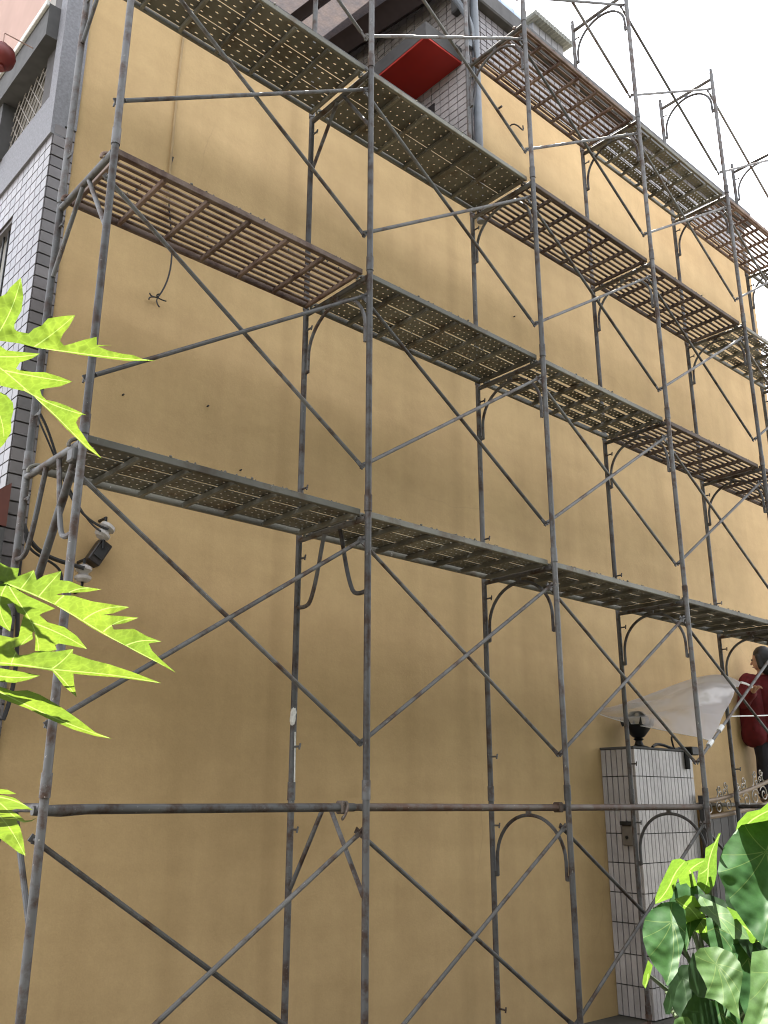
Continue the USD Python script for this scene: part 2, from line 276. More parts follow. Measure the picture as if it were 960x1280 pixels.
# ---------------------------------------------------------------- ground
L, W_, H, Z0 = 1.829, 0.696, 1.6846, 1.70        # bay length, frame width, lift height, height of the first transoms
WALL = 1.15
gx = np.unique(np.r_[-400, -150, -60, np.linspace(-20, 30, 101), 60, 150, 400]); gy = np.unique(np.r_[-400, -150, -60, np.linspace(-20, 20, 81), 60, 150, 400])
X, Yg = np.meshgrid(gx, gy, indexing='ij')
Zg = (meshkit.fbm(np.stack([X*0.6, Yg*0.6, X*0], -1), 3)-0.5)*0.03 - 0.004
idx = np.arange(X.size).reshape(X.shape)
fq = np.stack([idx[:-1, :-1], idx[1:, :-1], idx[1:, 1:], idx[:-1, 1:]], -1).reshape(-1, 4)
p = part(None, 'ground', trimesh.Trimesh(np.stack([X, Yg, Zg], -1).reshape(-1, 3), np.vstack([fq[:, [0, 1, 2]], fq[:, [0, 2, 3]]]), process=False), 'yard', smooth=True)
tag(p, 'bare grey concrete ground at the foot of the wall', None, None, 'structure')

# ---------------------------------------------------------------- the house
X1, X2 = 4.30, 10.30         # where the tall block starts, and the right-hand end of the wall
ZL, ZT, ZC = 8.15, 9.33, 10.02
house = thing('house', 'ochre rendered house with white tiled corner, flat roof and tiled upper storey', 'house')
wl = [box(0.2, X1, WALL, WALL+0.14, -0.3, ZL), box(X1, X2, WALL, WALL+0.14, -0.3, ZT)]
part(house, 'wall', wl, 'ochre', smooth=False)
part(house, 'core', [box(0.12, X1-0.02, WALL+0.14, 7.5, -0.3, 7.6), box(X1+0.05, X2-0.002, WALL+0.141, 7.5, -0.3, ZC)], 'concrete', smooth=False)
part(house, 'gable', box(X2, X2+0.02, WALL+0.003, 7.5, -0.3, ZC), 'ochre', smooth=False, label='far end wall of the house')
# grey roof edge, end to end over the tall block
part(house, 'coping', [box(X1-0.10, X2+0.08, WALL-0.10, WALL+0.25, ZC, ZC+0.22, 0.015), box(X1-0.10, X1+0.2, WALL+0.25, 7.4, 12.0, 12.2)], 'dark_concrete', smooth=False)
part(house, 'parapet_cap', box(0.18, X1-0.01, WALL-0.02, WALL+0.2, ZL, ZL+0.05, 0.01), 'dark_concrete', smooth=False)

def tiles(face, u0, u1, v0, v1, tu, tv, gap, at, out, thick=0.012, brick=False, skip=None, gapu=None):
    """Tile boxes on a plane: face 'x' (plane x = at, u runs along y) or 'y' (plane y = at, u runs along x); out = -1 towards smaller values."""
    res = []; rows = int(round((v1-v0)/tv))
    for j in range(rows):
        off = (tu/2 if (brick and j % 2) else 0); k0 = -1 if off else 0
        n = int(math.ceil((u1-u0)/tu))
        for k in range(k0, n):
            a, b = max(u0, u0+k*tu+off), min(u1, u0+(k+1)*tu+off)
            if b-a < 0.02: continue
            c, d = v0+j*tv, min(v1, v0+(j+1)*tv)
            if skip and skip((a+b)/2, (c+d)/2): continue
            t = thick*(1 + rng.uniform(-0.12, 0.12)); lo, hi = (at-t, at+0.002) if out < 0 else (at-0.002, at+t)
            g = gap/2; h = (gapu or gap)/2
            m = box(lo, hi, a+h, b-h, c+g, d-g) if face == 'x' else box(a+h, b-h, lo, hi, c+g, d-g)
            res.append(((a+b)/2, (c+d)/2, m))
    return res

# left facade (plane x = 0.05) and the tiled corner strip (plane y = WALL)
def win2(y, z): return 1.70 < y < 3.3 and 4.35 < z < 5.60      # lower window
ZG = 5.92
part(house, 'corner_column', [box(0.05, 0.2, WALL+0.001, WALL+0.3, -0.3, 7.6)], 'grout', smooth=False)
fac = []
for (a, b, c, d) in ((WALL+0.3, 1.70, -0.3, ZG), (1.70, 3.3, -0.3, 4.35), (1.70, 3.3, 5.60, ZG), (3.3, 7.5, -0.3, ZG)):
    fac.append(box(0.05, 0.12, a, b, c, d))
part(house, 'facade_backing', fac, 'grout', smooth=False)
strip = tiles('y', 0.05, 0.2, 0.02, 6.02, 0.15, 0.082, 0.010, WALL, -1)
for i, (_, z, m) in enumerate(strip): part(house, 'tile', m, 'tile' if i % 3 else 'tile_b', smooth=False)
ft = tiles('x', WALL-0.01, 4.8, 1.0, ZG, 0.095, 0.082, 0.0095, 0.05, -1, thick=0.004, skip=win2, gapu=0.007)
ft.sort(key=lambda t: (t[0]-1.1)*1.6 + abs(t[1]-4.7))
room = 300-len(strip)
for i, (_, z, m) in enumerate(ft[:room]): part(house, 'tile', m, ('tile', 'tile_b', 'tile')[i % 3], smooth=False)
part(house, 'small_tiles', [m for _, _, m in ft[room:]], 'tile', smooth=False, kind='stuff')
# grey rendered band with the grilled window (opening y 1.30..2.6, z 6.28..7.08), canopy slab above
g0 = 0.03
part(house, 'grey_band', [box(g0, 0.12, WALL-0.012, 1.25, ZG, 7.6), box(g0, 0.12, 1.25, 4.8, ZG, 6.28), box(g0, 0.12, 2.75, 4.8, 6.28, 6.76),
     box(0.12, 0.2, WALL-0.012, WALL+0.001, 6.02, 7.6)], 'grey_render', smooth=False)
part(house, 'upper_strip', box(0.05, 0.2, WALL-0.010, WALL+0.2, 7.6, ZL), 'dark_concrete', smooth=False)
wn = part(house, 'window', [box(0.30, 0.34, 1.2, 2.8, 6.2, 6.9)], 'dark', smooth=False)
gr = []
for s in (-1, 1):
    for k in range(-8, 24):
        y0 = 1.30+k*0.11; z0_, z1_ = 6.28, 6.76; y1 = y0 + s*0.40
        a, b = V(0.07, y0, z0_), V(0.07, y1, z1_)
        def clip(a, b):
            t0, t1 = 0.0, 1.0; d = b-a
            for lo, hi in ((1.25, 2.75),):
                if d[1] > 0: t0, t1 = max(t0, (lo-a[1])/d[1]), min(t1, (hi-a[1])/d[1])
                else: t0, t1 = max(t0, (hi-a[1])/d[1]), min(t1, (lo-a[1])/d[1])
            return (a+t0*d, a+t1*d) if t1 > t0+0.05 else None
        c = clip(a, b)
        if c: gr.append(tube(c, 0.006, 5))
part(wn, 'grille', gr, 'grille')
part(wn, 'frame', [box(0.25, 0.29, 1.25, 2.75, 6.28, 6.33), box(0.25, 0.29, 1.25, 1.31, 6.33, 6.76), box(0.25, 0.29, 2.0, 2.05, 6.33, 6.76)], 'dark_concrete', smooth=False)
part(house, 'canopy', [box(-0.05, 0.20, 1.252, 4.9, 6.76, 7.03), box(-0.02, 0.12, 2.10, 2.25, 6.27, 6.758)], 'dark_concrete', smooth=False)
part(house, 'canopy_edge', box(-0.075, -0.051, 1.25, 4.92, 7.00, 7.05, 0.004), 'paint_white', smooth=False)
part(house, 'upper_wall', box(0.203, 0.30, WALL+0.31, 7.5, 7.032, 9.9), 'pink', smooth=False)
w2 = part(house, 'window', box(0.36, 0.4, 1.6, 3.4, 4.25, 5.7), 'dark', smooth=False)
part(w2, 'frame', [box(0.06, 0.35, 1.70, 1.73, 4.35, 5.60), box(0.06, 0.35, 1.73, 3.3, 5.57, 5.60)], 'tile_b', smooth=False)
part(w2, 'bar', [tube([(0.09, 1.78+0.1*k, 4.35), (0.09, 1.78+0.1*k, 5.57)], 0.007, 6) for k in range(15)], 'black_iron')
# maroon door hood low on the left facade
hd = [trimesh.Trimesh([(-0.02, 1.05, 3.40), (0.05, 1.05, 3.46), (0.05, 1.05, 3.20), (-0.35, 1.05, 3.22), (-0.02, 3.0, 3.40), (0.05, 3.0, 3.46), (0.05, 3.0, 3.20), (-0.35, 3.0, 3.22)],
     [[0, 1, 5], [0, 5, 4], [0, 4, 7], [0, 7, 3], [3, 7, 6], [3, 6, 2], [0, 2, 1], [0, 3, 2], [4, 5, 6], [4, 6, 7], [1, 2, 6], [1, 6, 5]], process=False)]
part(house, 'hood', hd + [box(-0.37, -0.33, 1.03, 3.02, 3.19, 3.24)], 'maroon', smooth=False)
part(house, 'hood_bracket', [box(-0.10, 0.045, 1.25, 1.30, 2.9, 3.2), box(-0.04, 0.045, 1.05, 2.6, 2.55, 3.19)], 'dark_concrete', smooth=False)

# upper storey: tiled side (plane x = X1) and tiled band under the coping (plane y = WALL)
part(house, 'side_backing', box(X1, X1+0.05, WALL+0.14, 7.4, 7.6, 12.0), 'grout', smooth=False)
part(house, 'band_backing', box(X1, X2, WALL+0.004, WALL+0.14, ZT, ZC), 'grout', smooth=False)
part(house, 'side_tiles', [m for _, _, m in tiles('x', WALL+0.0, 5.0, 7.66, 12.0, 0.13, 0.088, 0.012, X1, -1)], 'tile_w', smooth=False, kind='stuff')
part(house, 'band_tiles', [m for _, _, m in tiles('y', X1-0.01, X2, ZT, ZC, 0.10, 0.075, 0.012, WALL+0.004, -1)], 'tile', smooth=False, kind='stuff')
cx0 = 3.74                                         # window canopy: grey concrete with a red underside
part(house, 'window_canopy', [box(cx0, X1-0.012, 1.33, 3.4, 9.37, 9.55)], 'dark_concrete', smooth=False)
part(house, 'canopy_underside', box(cx0+0.004, X1-0.013, 1.334, 3.396, 9.345, 9.37), 'red', smooth=False)
part(house, 'side_window', [box(X1-0.02, X1-0.004, 1.75, 3.2, 7.9, 9.1)], 'dark', smooth=False)
# roof over the terrace: corrugated sheet on dark beams, rising away from the wall
def roofz(y): return 10.17+0.2*y
sh = []
ns = 110
xs = np.linspace(-0.2, X1-0.004, ns); prof = 0.003*np.sign(np.sin(np.arange(ns)*np.pi/2+0.7))
v = np.array([[x, y, roofz(y)+0.12+pz] for x, pz in zip(xs, prof) for y in (1.12, 6.6)]); f = []
for k in range(ns-1): f += [[2*k, 2*k+1, 2*k+3], [2*k, 2*k+3, 2*k+2]]
part(house, 'roof_sheet', [trimesh.Trimesh(v, f, process=False)], 'sheet', smooth=False)
for xb, rb in ((0.1, 0.075), (0.95, 0.075), (1.78, 0.075), (2.6, 0.075), (3.42, 0.085), (4.09, 0.17)):
    part(house, 'roof_beam', tube([(xb, 1.2, roofz(1.2)), (xb, 6.25, roofz(6.25))], rb, 4), 'beam', smooth=False)
part(house, 'roof_beam', [box(-0.2, X1-0.04, 6.3, 6.4, 7.6, 11.3)], 'ochre', smooth=False, label='back wall of the covered terrace')
for xb in (0.1,): part(house, 'roof_post', box(xb-0.04, xb+0.04, 1.22, 1.28, ZL+0.05, roofz(1.25)-0.05), 'beam', smooth=False)
# corner pipes with cables
part(house, 'drainpipe', [tube([(X1-0.06, WALL-0.06, 7.2), (X1-0.06, WALL-0.06, 10.9)], 0.045, 12)], 'pvc')
part(house, 'cable', [tube(spline([(X1-0.14+0.05*math.sin(i*1.9+k), WALL-0.05-0.04*(k == 1), 7.4+0.45*i) for i in range(8)], 60), 0.012, 6) for k in range(3)], 'cable')
part(house, 'drainpipe', tube(spline([(X1-0.4, WALL+0.3, 10.6), (X1-0.3, WALL+0.1, 10.1), (X1-0.16, WALL-0.03, 9.75), (X1-0.15, WALL-0.05, 9.3)], 24), 0.035, 10), 'pvc')
# cable and mouldings on the big wall
part(house, 'wall_cable', [tube(spline([(0.93, WALL-0.012, 7.6), (0.905, WALL-0.010, 6.9), (0.90, WALL-0.010, 6.2), (0.90, WALL-0.012, 5.7)], 30), 0.009, 6)], 'cable_pale')
part(house, 'wall_cable', [tube(spline([(0.915, WALL-0.012, 6.2), (0.95, WALL-0.03, 5.5), (0.93, WALL-0.04, 5.15), (0.88, WALL-0.03, 5.02)], 24), 0.006, 6)] +
     [tube(spline([(0.88, WALL-0.03, 5.02), (0.86+0.05*math.cos(a), WALL-0.04, 5.0+0.03*math.sin(a)), (0.87+0.07*math.cos(a), WALL-0.05, 4.99+0.05*math.sin(a))], 8), 0.005, 5) for a in (0.3, 1.4, 2.6, 3.6, 5.0)], 'cable')
part(house, 'wall_hook', [tube(spline([(4.83, WALL+0.01, 8.72), (4.85, WALL-0.06, 8.72), (4.98, WALL-0.06, 8.72), (4.98, WALL-0.06, 8.78)], 10), 0.008, 6), tube([(4.65, WALL+.01, 8.85), (4.65, WALL-0.05, 8.85)], 0.012, 6)], 'cable')
nails = []
for (u, v) in ((153, 494), (300, 588), (642, 396), (259, 508)):
    q = at_y(u, v, WALL); nails.append(tube([q+V(0, 0.01, 0), q+V(0, -0.02, 0)], 0.006, 6))
part(house, 'nail', nails, 'cable')

# the house across the lane, behind the photographer: it shades the foot of the wall
nb = thing('neighbour_house', 'plain grey house across the lane, opposite the scaffold', 'house', (-3, -8.0, 0))
NH = 10.4
part(nb, 'wall', box(-24, 12.5, -8, 0, -0.2, NH), 'dark_concrete', smooth=False); part(nb, 'roof', box(-24.3, 12.8, -8.3, 0.3, NH, NH+0.2, 0.03), 'dark_concrete', smooth=False)
for kx in range(-4, 8):
    for kz in range(3):
        w_ = part(nb, 'window', box(-10.9+kx*2.9, -9.5+kx*2.9, 0.002, 0.02, 0.9+kz*3, 2.2+kz*3), 'dark', smooth=False)
        part(w_, 'frame', [box(-10.95+kx*2.9, -9.45+kx*2.9, 0.003, 0.06, 0.84+kz*3, 0.9+kz*3), box(-10.95+kx*2.9, -9.45+kx*2.9, 0.003, 0.05, 2.2+kz*3, 2.26+kz*3), box(-10.23+kx*2.9, -10.17+kx*2.9, 0.021, 0.04, 0.9+kz*3, 2.2+kz*3)], 'paint_white', smooth=False)

# ---------------------------------------------------------------- roof-top things
q = at_y(616, 36, 2.6)
tk = thing('water_tank', 'shiny steel water tank lying on the roof behind the top deck', 'water tank', tuple(q))
tb = lathe([(0, -0.44), (0.12, -0.43), (0.25, -0.37), (0.28, -0.32), (0.28, -0.15), (0.287, -0.14), (0.28, -0.13), (0.28, 0.13), (0.287, 0.14), (0.28, 0.15), (0.28, 0.32), (0.25, 0.37), (0.12, 0.43), (0, 0.44)], 28)
tb.apply_transform(trimesh.transformations.rotation_matrix(math.pi/2, (0, 1, 0))); part(tk, 'drum', mv(tb, 0, 0, 0.15), 'tank')
part(tk, 'cradle', [box(-0.3, -0.24, -0.25, 0.25, 10.0-q[2], -0.1), box(0.24, 0.3, -0.25, 0.25, 10.0-q[2], -0.1)], 'shed_roof', smooth=False)
part(tk, 'inlet_pipe', tube(spline([(-0.25, 0, 0.40), (-0.25, 0, 0.62), (-0.12, 0, 0.66), (-0.05, 0, 0.58)], 12), 0.02, 8), 'pvc')
a, b = at_y(666, 26, 2.4), at_y(704, 58, 2.4)
zl = 10.02
sd = thing('roof_shed', 'small grey sheet-metal shed with corrugated roof on the roof top', 'shed', (a[0], 2.4, zl))
wd = b[0]-a[0]; hh = a[2]-zl
for k in range(5):
    part(sd, 'wall_panel', box(wd*k/5+0.006, wd*(k+1)/5-0.006, 0, 0.03, 0, hh-0.03*(k % 2)), 'shed', smooth=False)
part(sd, 'side_panel', box(0, 0.03, 0.03, 1.6, 0, hh), 'shed', smooth=False)
part(sd, 'end_panel', box(wd-0.03, wd, 0.03, 1.6, 0, hh), 'shed', smooth=False)
for k in range(14):
    part(sd, 'roof_sheet', tube([(-0.06+(wd+0.12)*k/13, -0.12, hh+0.02), (-0.06+(wd+0.12)*k/13, 1.7, hh+0.10)], 0.045, 8), 'shed_roof')

# ---------------------------------------------------------------- red lantern on the upper left
q = at_d(1, 71, 6.3)
ln = thing('red_lantern', 'round red lantern hanging at the pink upper wall on the far left', 'lantern', tuple(q))
part(ln, 'globe', lathe([(0.0, -0.088), (0.05, -0.082), (0.088, -0.045), (0.098, 0), (0.088, 0.045), (0.05, 0.082), (0.0, 0.088)], 20), 'lantern')
for z in (0.082, -0.102): part(ln, 'cap', lathe([(0, z), (0.035, z), (0.035, z+0.02), (0, z+0.02)], 14), 'lantern')
part(ln, 'cord', tube([(0, 0, 0.10), (0, 0, 0.2), (0.004, 0, 0.205), (0.205-q[0], 0, 0.205)], 0.004, 6), 'pink')

# ---------------------------------------------------------------- scaffold frames
HF = 1.6846; HT = HF-0.09                # frame height, transom height within it
RP, RB = 0.0205, 0.0125
def line3(a, b, r, s=10): return tube([a, b], r, s)
def make_frame(kind, label, loc, group):
    t = thing('scaffold_frame', label, 'scaffold frame', loc, group)
    for y, s in ((0, 1), (W_, -1)):
        po = part(t, 'post', tube([(0, y, 0), (0, y, 0.004), (0, y, HF-0.01), (0, y, HF)], (RP-0.002, RP, RP, RP-0.002), 14), 'steel')
        for z in (0.265, 1.465):
            pin = [tube([(0, y+s*0.015, z), (0, y+s*0.075, z)], 0.007, 7), tube([(-0.004, y+s*0.072, z-0.018), (0.004, y+s*0.072, z+0.018)], 0.006, 6)]
            part(po, 'pin', pin, 'steel')
        part(po, 'sleeve', tube([(0, y, -0.05), (0, y, 0.055)], RP+0.004, 14), 'steel'); part(po, 'spigot', tube([(0, y, HF-0.004), (0, y, HF+0.05)], RP-0.005, 10), 'steel')
    part(t, 'transom', tube([(0, RP*0.8, HT), (0, W_-RP*0.8, HT)], 0.0195, 12), 'steel')
    if kind == 'arch':
        r = (W_-0.085)/2; c = W_/2; pts = [(0, 0.043, HT-0.47)] + [(0, c-r*math.cos(a), HT-0.055-r*0.98+r*0.98*math.sin(a)) for a in np.linspace(0, math.pi, 22)] + [(0, W_-0.043, HT-0.47)]
        part(t, 'arch_brace', tube(pts, RB, 9), 'steel')
        for y in (0.031, W_-0.031): part(t, 'weld_lug', box(-0.008, 0.008, y-0.013, y+0.013, HT-0.475, HT-0.44), 'steel', smooth=False)
        part(t, 'weld_lug', [box(-0.008, 0.008, W_/2-0.02, W_/2+0.02, HT-0.055, HT-0.015)], 'steel', smooth=False)
    elif kind == 'strut':
        part(t, 'strut', line3((0, W_/2-0.04, HT-0.015), (0, 0.018, HT-0.46), RB+0.001), 'steel')
        part(t, 'strut', line3((0, W_/2+0.04, HT-0.015), (0, W_-0.018, HT-0.46), RB+0.001), 'steel')
    else:
        for s, y0 in ((1, 0.0), (-1, W_)):
            part(t, 'hook_brace', tube(spline([(0, y0+s*0.27, HT-0.015), (0, y0+s*0.22, HT-0.20), (0, y0+s*0.155, HT-0.40), (0, y0+s*0.125, HT-0.445), (0, y0+s*0.07, HT-0.46), (0, y0+s*0.015, HT-0.455)], 22), RB+0.001, 9), 'steel')
    return t
ordn = ['leftmost', 'second', 'third', 'fourth', 'fifth', 'sixth', 'seventh']
lift = ['ground lift', 'second lift', 'third lift', 'fourth lift', 'fifth lift', 'topmost lift']
kinds = {(0, 0): 'strut', (1, 0): 'strut', (0, 1): 'hook', (1, 1): 'hook', (0, 2): 'strut', (1, 3): 'strut', (0, 3): 'strut'}
word = {'arch': 'arched brace under its transom', 'strut': 'two straight slanting struts under its transom', 'hook': 'J-shaped hook braces under its transom'}
protos = {}
for k in range(7):
    for l in range(6):
        if k < 2 and l > 4: continue
        kd = kinds.get((k, l), 'arch'); loc = (k*L, 0, Z0+l*H-HT)
        who = 'leftmost upright line' if k == 0 else f'{ordn[k]} upright line from the left'
        lab = f'grey steel scaffold frame in the {lift[l]} of the {who}, with {word[kd]}'
        lab = f'grey scaffold frame, {who}, {lift[l]}, {"arched brace" if kd == "arch" else "straight struts" if kd == "strut" else "hook braces"}'
        if kd in protos: dup(protos[kd], loc, lab, 'scaffold frames')
        else: protos[kd] = make_frame(kd, lab, loc, 'scaffold frames')
bp = None
for k in range(7):
    for y in (0, W_):
        lab = f'steel base plate and jack under the {"outer" if y == 0 else "inner"} post of the {ordn[k]} upright line'
        if bp is None:
            bp = thing('base_jack', lab, 'base jack', (k*L, y, 0), 'scaffold base jacks')
            part(bp, 'plate', box(-0.07, 0.07, -0.07, 0.07, 0.012, 0.022), 'brown', smooth=False); part(bp, 'screw', tube([(0, 0, 0.02), (0, 0, 0.20)], 0.016, 8), 'brown')
            part(bp, 'nut', tube([(0, 0, 0.06), (0, 0, 0.10)], 0.03, 6), 'brown')
        else: dup(bp, (k*L, y, 0), lab, 'scaffold base jacks')

# ---------------------------------------------------------------- cross braces (outer row)
def make_brace(label, loc, group):
    t = thing('cross_brace', label, 'cross brace', loc, group)
    def bar(a, b, y):
        a, b = V(a[0], y, a[1]), V(b[0], y, b[1]); d = (b-a)/np.linalg.norm(b-a)
        m = [tube([a+d*0.05, b-d*0.05], 0.0128, 10)]
        for e, s in ((a, 1), (b, -1)):       # flattened ends with the pin hole
            c = e+s*d*0.03; w = np.cross(d, V(0, 1, 0))*0.017
            pts = [e-s*d*0.02+w, e-s*d*0.02-w, e+s*d*0.07+w*0.7, e+s*d*0.07-w*0.7]
            m.append(trimesh.convex.convex_hull(np.array([q+V(0, o, 0) for q in pts for o in (-0.004, 0.004)])))
        return m
    part(t, 'bar', bar((0, 0.265), (L, 1.465), 0.040), 'brace'); part(t, 'bar', bar((0, 1.465), (L, 0.265), 0.068), 'brace')
    part(t, 'rivet', tube([(L/2, 0.03, 0.865), (L/2, 0.08, 0.865)], 0.009, 8), 'brace')
    return t
br = None
for k in range(6):
    for l in range(6):
        if (k == 0 and l > 4) or (k == 1 and l > 5) or (k == 5 and l < 4): continue
        lab = f'crossed brace bars in the {lift[l]}, {"leftmost" if k == 0 else ordn[k]+" bay from the left"}'
        if k == 0: lab += ' bay'
        loc = (k*L, 0, Z0+l*H-HT)
        br = make_brace(lab, loc, 'scaffold cross braces') if br is None else br
        if (k, l) != (0, 0): dup(br, loc, lab, 'scaffold cross braces')

# ---------------------------------------------------------------- decks
Y0, Y1 = 0.035, 0.655
def deck_common(t, mat, ribs):
    xa, xb = 0.03, L-0.03
    for y in (Y0, Y1-0.03):
        r_ = [box(xa, xb, y, y+0.026, 0.008, 0.050, 0.004)]
        part(t, 'side_rail', r_, mat, smooth=False)
    for x in np.linspace(xa+0.02, xb-0.02, ribs):
        part(t, 'cross_rib', box(x-0.012, x+0.012, Y0+0.03, Y1-0.03, 0.002, 0.034, 0.003), mat, smooth=False)
    for x, s in ((0.0, 1), (L, -1)):
        for y in (Y0+0.06, Y1-0.06):
            hk = [(x+s*0.06, y, 0.03), (x+s*0.03, y, 0.042), (x, y, 0.034), (x-s*0.028, y, 0.012), (x-s*0.03, y, -0.012)]
            part(t, 'hook', tube(spline(hk, 10), 0.010, 7), mat)
def crumbs(t):
    g = np.random.default_rng(11); ms = []
    for k in range(70):
        y = Y0+0.015 if k % 3 == 0 else (Y1-0.015 if k % 3 == 1 else g.uniform(Y0, Y1)); x = g.uniform(0.05, L-0.05); r_ = g.uniform(0.003, 0.009)
        m = trimesh.creation.icosphere(0, r_); m.vertices *= g.uniform(0.6, 1.5, 3); m.apply_translation((x, y+g.normal()*0.008, 0.053)); ms.append(m)
    part(t, 'mortar_crumbs', ms, 'mortar', smooth=False, kind='stuff')
def hole_plate(x0, x1, y0, y1, nx, ny, hw, hh, stagger):
    poly = sbox(x0, y0, x1, y1); hs = []
    for i in range(nx):
        for j in range(ny):
            cx = x0+(i+0.5)*(x1-x0)/nx + (stagger and (j % 2)*0.35*(x1-x0)/nx*0.5); cy = y0+(j+0.5)*(y1-y0)/ny
            hs.append(affinity.scale(Point(cx, cy).buffer(1, quad_segs=2), hw, hh))
    from shapely import union_all
    return trimesh.creation.extrude_polygon(poly.difference(union_all(hs)), 0.003, engine='earcut')
def make_perf(style, label, loc, group):
    t = thing('perforated_deck', label, 'scaffold deck', loc, group)
    deck_common(t, 'deck', 7); crumbs(t)
    spec = {'fine': (3, 36, 3, 0.0072, 0.0065, 0.014), 'oblong': (3, 24, 3, 0.014, 0.0055, 0.008), 'sparse': (2, 26, 4, 0.006, 0.006, 0.006), 'slotted': (4, 34, 2, 0.010, 0.009, 0.030)}[style]
    n, nx, ny, hw, hh, gap = spec
    w = (Y1-Y0-0.06-gap*(n+1))/n
    for k in range(n):
        y = Y0+0.03+gap+k*(w+gap)
        part(t, 'plate', mv(hole_plate(0.04, L-0.04, y, y+w, nx, ny, hw, hh, True), 0, 0, 0.040), 'deck', smooth=False)
    return t
def make_slat(style, label, loc, group):
    t = thing('slatted_deck', label, 'scaffold deck', loc, group)
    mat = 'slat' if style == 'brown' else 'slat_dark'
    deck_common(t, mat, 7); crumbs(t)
    n = 10; pitch = (Y1-Y0-0.06)/n
    for k in range(n):
        y = Y0+0.03+pitch*(k+0.5); z = 0.036+rng.uniform(-0.003, 0.003)
        part(t, 'slat', box(0.035, L-0.035, y-pitch*0.22, y+pitch*0.22, z, z+0.014, 0.003), mat, smooth=False)
    return t
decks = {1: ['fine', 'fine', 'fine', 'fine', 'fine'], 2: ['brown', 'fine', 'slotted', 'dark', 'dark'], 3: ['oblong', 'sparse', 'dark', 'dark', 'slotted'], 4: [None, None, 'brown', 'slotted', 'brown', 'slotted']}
dn = {1: 'lowest deck level', 2: 'second deck level', 3: 'third deck level', 4: 'top deck level'}
look = {'fine': 'grey perforated steel deck with small round holes', 'oblong': 'grey perforated deck with oblong holes', 'sparse': 'grey two-plank perforated deck', 'slotted': 'greenish grey perforated deck with wide slots', 'brown': 'rust brown slatted deck', 'dark': 'dark rusty slatted deck'}
dproto = {}
for l, row in decks.items():
    for k, st in enumerate(row):
        if not st: continue
        loc = (k*L, 0, Z0+l*H+0.008); lab = f'{look[st]}, {dn[l]}, {"leftmost" if k == 0 else ordn[k]} bay'
        if st in dproto: dup(dproto[st], loc, lab, 'scaffold decks')
        else: dproto[st] = (make_slat if st in ('brown', 'dark') else make_perf)(st, lab, loc, 'scaffold decks')

# ---------------------------------------------------------------- loose pipes on the scaffold
lp = thing('ledger_pipe', 'long grey pipe level across the leftmost bay, clamped near the second upright', 'scaffold pipe', (0, 0, 0), 'level ledger pipes')
part(lp, 'pipe', [tube([(-0.03, 0.045, Z0-0.012), (0.10, 0.045, Z0-0.012), (0.22, 0.045, Z0-0.006), (L-0.05, 0.045, Z0)], (0.020, 0.026, 0.0225, 0.0225), 12)], 'steel')
part(lp, 'coupler', [box(L-0.16, L-0.12, 0.015, 0.075, Z0-0.035, Z0+0.035, 0.008), tube(spline([(L-0.14, 0.012, Z0+0.03), (L-0.14, 0.005, Z0-0.03), (L-0.15, 0.02, Z0-0.06), (L-0.13, 0.04, Z0-0.05)], 12), 0.008, 6)], 'brown')
lq = thing('ledger_pipe', 'brown rusty pipe level from the second upright past the gate pillar', 'scaffold pipe', (0, 0, 0), 'level ledger pipes')
part(lq, 'pipe', tube([(L+0.03, 0.045, Z0), (2*L, 0.045, Z0-0.004), (3*L-0.02, 0.046, Z0-0.002)], 0.022, 12), 'brown')
part(lq, 'coupler', [box(2*L-0.07, 2*L-0.03, 0.012, 0.08, Z0-0.035, Z0+0.032, 0.008)], 'brown')
lr = thing('raking_pipe', 'grey pipe slanting from the lowest deck down to the tiled corner', 'scaffold pipe')
part(lr, 'pipe', tube([at_y(97, 566, 0.04), at_y(44, 732, 0.45)], 0.021, 12), 'steel')
part(lr, 'clamp', mv(box(-0.035, 0.035, -0.03, 0.04, -0.035, 0.035, 0.008), *at_y(96, 570, 0.035)), 'steel')
pt = thing('paint_patch', 'flaking white paint patch on the inner post of the second upright', 'paint patch')
part(pt, 'flake', [tube(spline([at_y(366+dx, y, W_-0.004) for dx, y in ((1, 880), (0.5, 895), (0, 905), (1.5, 912))], 10), (0.008, 0.014, 0.018, 0.02, 0.019, 0.02, 0.019, 0.016, 0.01, 0.005), 8),
     tube([at_y(368, 915, W_-0.012), at_y(366.5, 990, W_-0.012)], 0.0105, 6)], 'paint_white')

# ---------------------------------------------------------------- insulators, box and wires near the corner
def insulator(q, label, rot=0.0):
    t = thing('insulator', label, 'insulator', tuple(q), 'wall insulators')
    m = lathe([(0, -0.05), (0.03, -0.05), (0.048, -0.035), (0.05, -0.02), (0.030, -0.005), (0.030, 0.005), (0.05, 0.02), (0.048, 0.04), (0.02, 0.055), (0, 0.055)], 18)
    m.apply_transform(trimesh.transformations.rotation_matrix(rot, (0, 1, 0)))
    part(t, 'spool', m, 'porcelain'); part(t, 'bracket', [tube([(0, 0, -0.11), (0, 0, 0.09)], 0.009, 7), tube([(0, 0, -0.10), (0, WALL-q[1]+0.01, -0.10)], 0.010, 7), tube([(0, 0, 0.085), (0, WALL-q[1]+0.01, 0.085)], 0.010, 7)], 'black_iron')
i1 = at_y(131, 664, 1.06); i2 = at_y(104, 717, 1.06); i3 = at_y(134, 680, 1.08)
insulator(i1, 'upper white porcelain wire insulator on the ochre wall', 0.5)
insulator(i2, 'lower white porcelain wire insulator beside the leftmost post')
jb = thing('junction_box', 'small black box fixed to the wall under the upper insulator', 'box', tuple(at_y(124, 691, 1.09)))
m = box(-0.042, 0.042, -0.02, 0.055, -0.08, 0.08, 0.006); m.apply_transform(trimesh.transformations.rotation_matrix(0.5, (0, 1, 0))); part(jb, 'case', m, 'box_black', smooth=False)
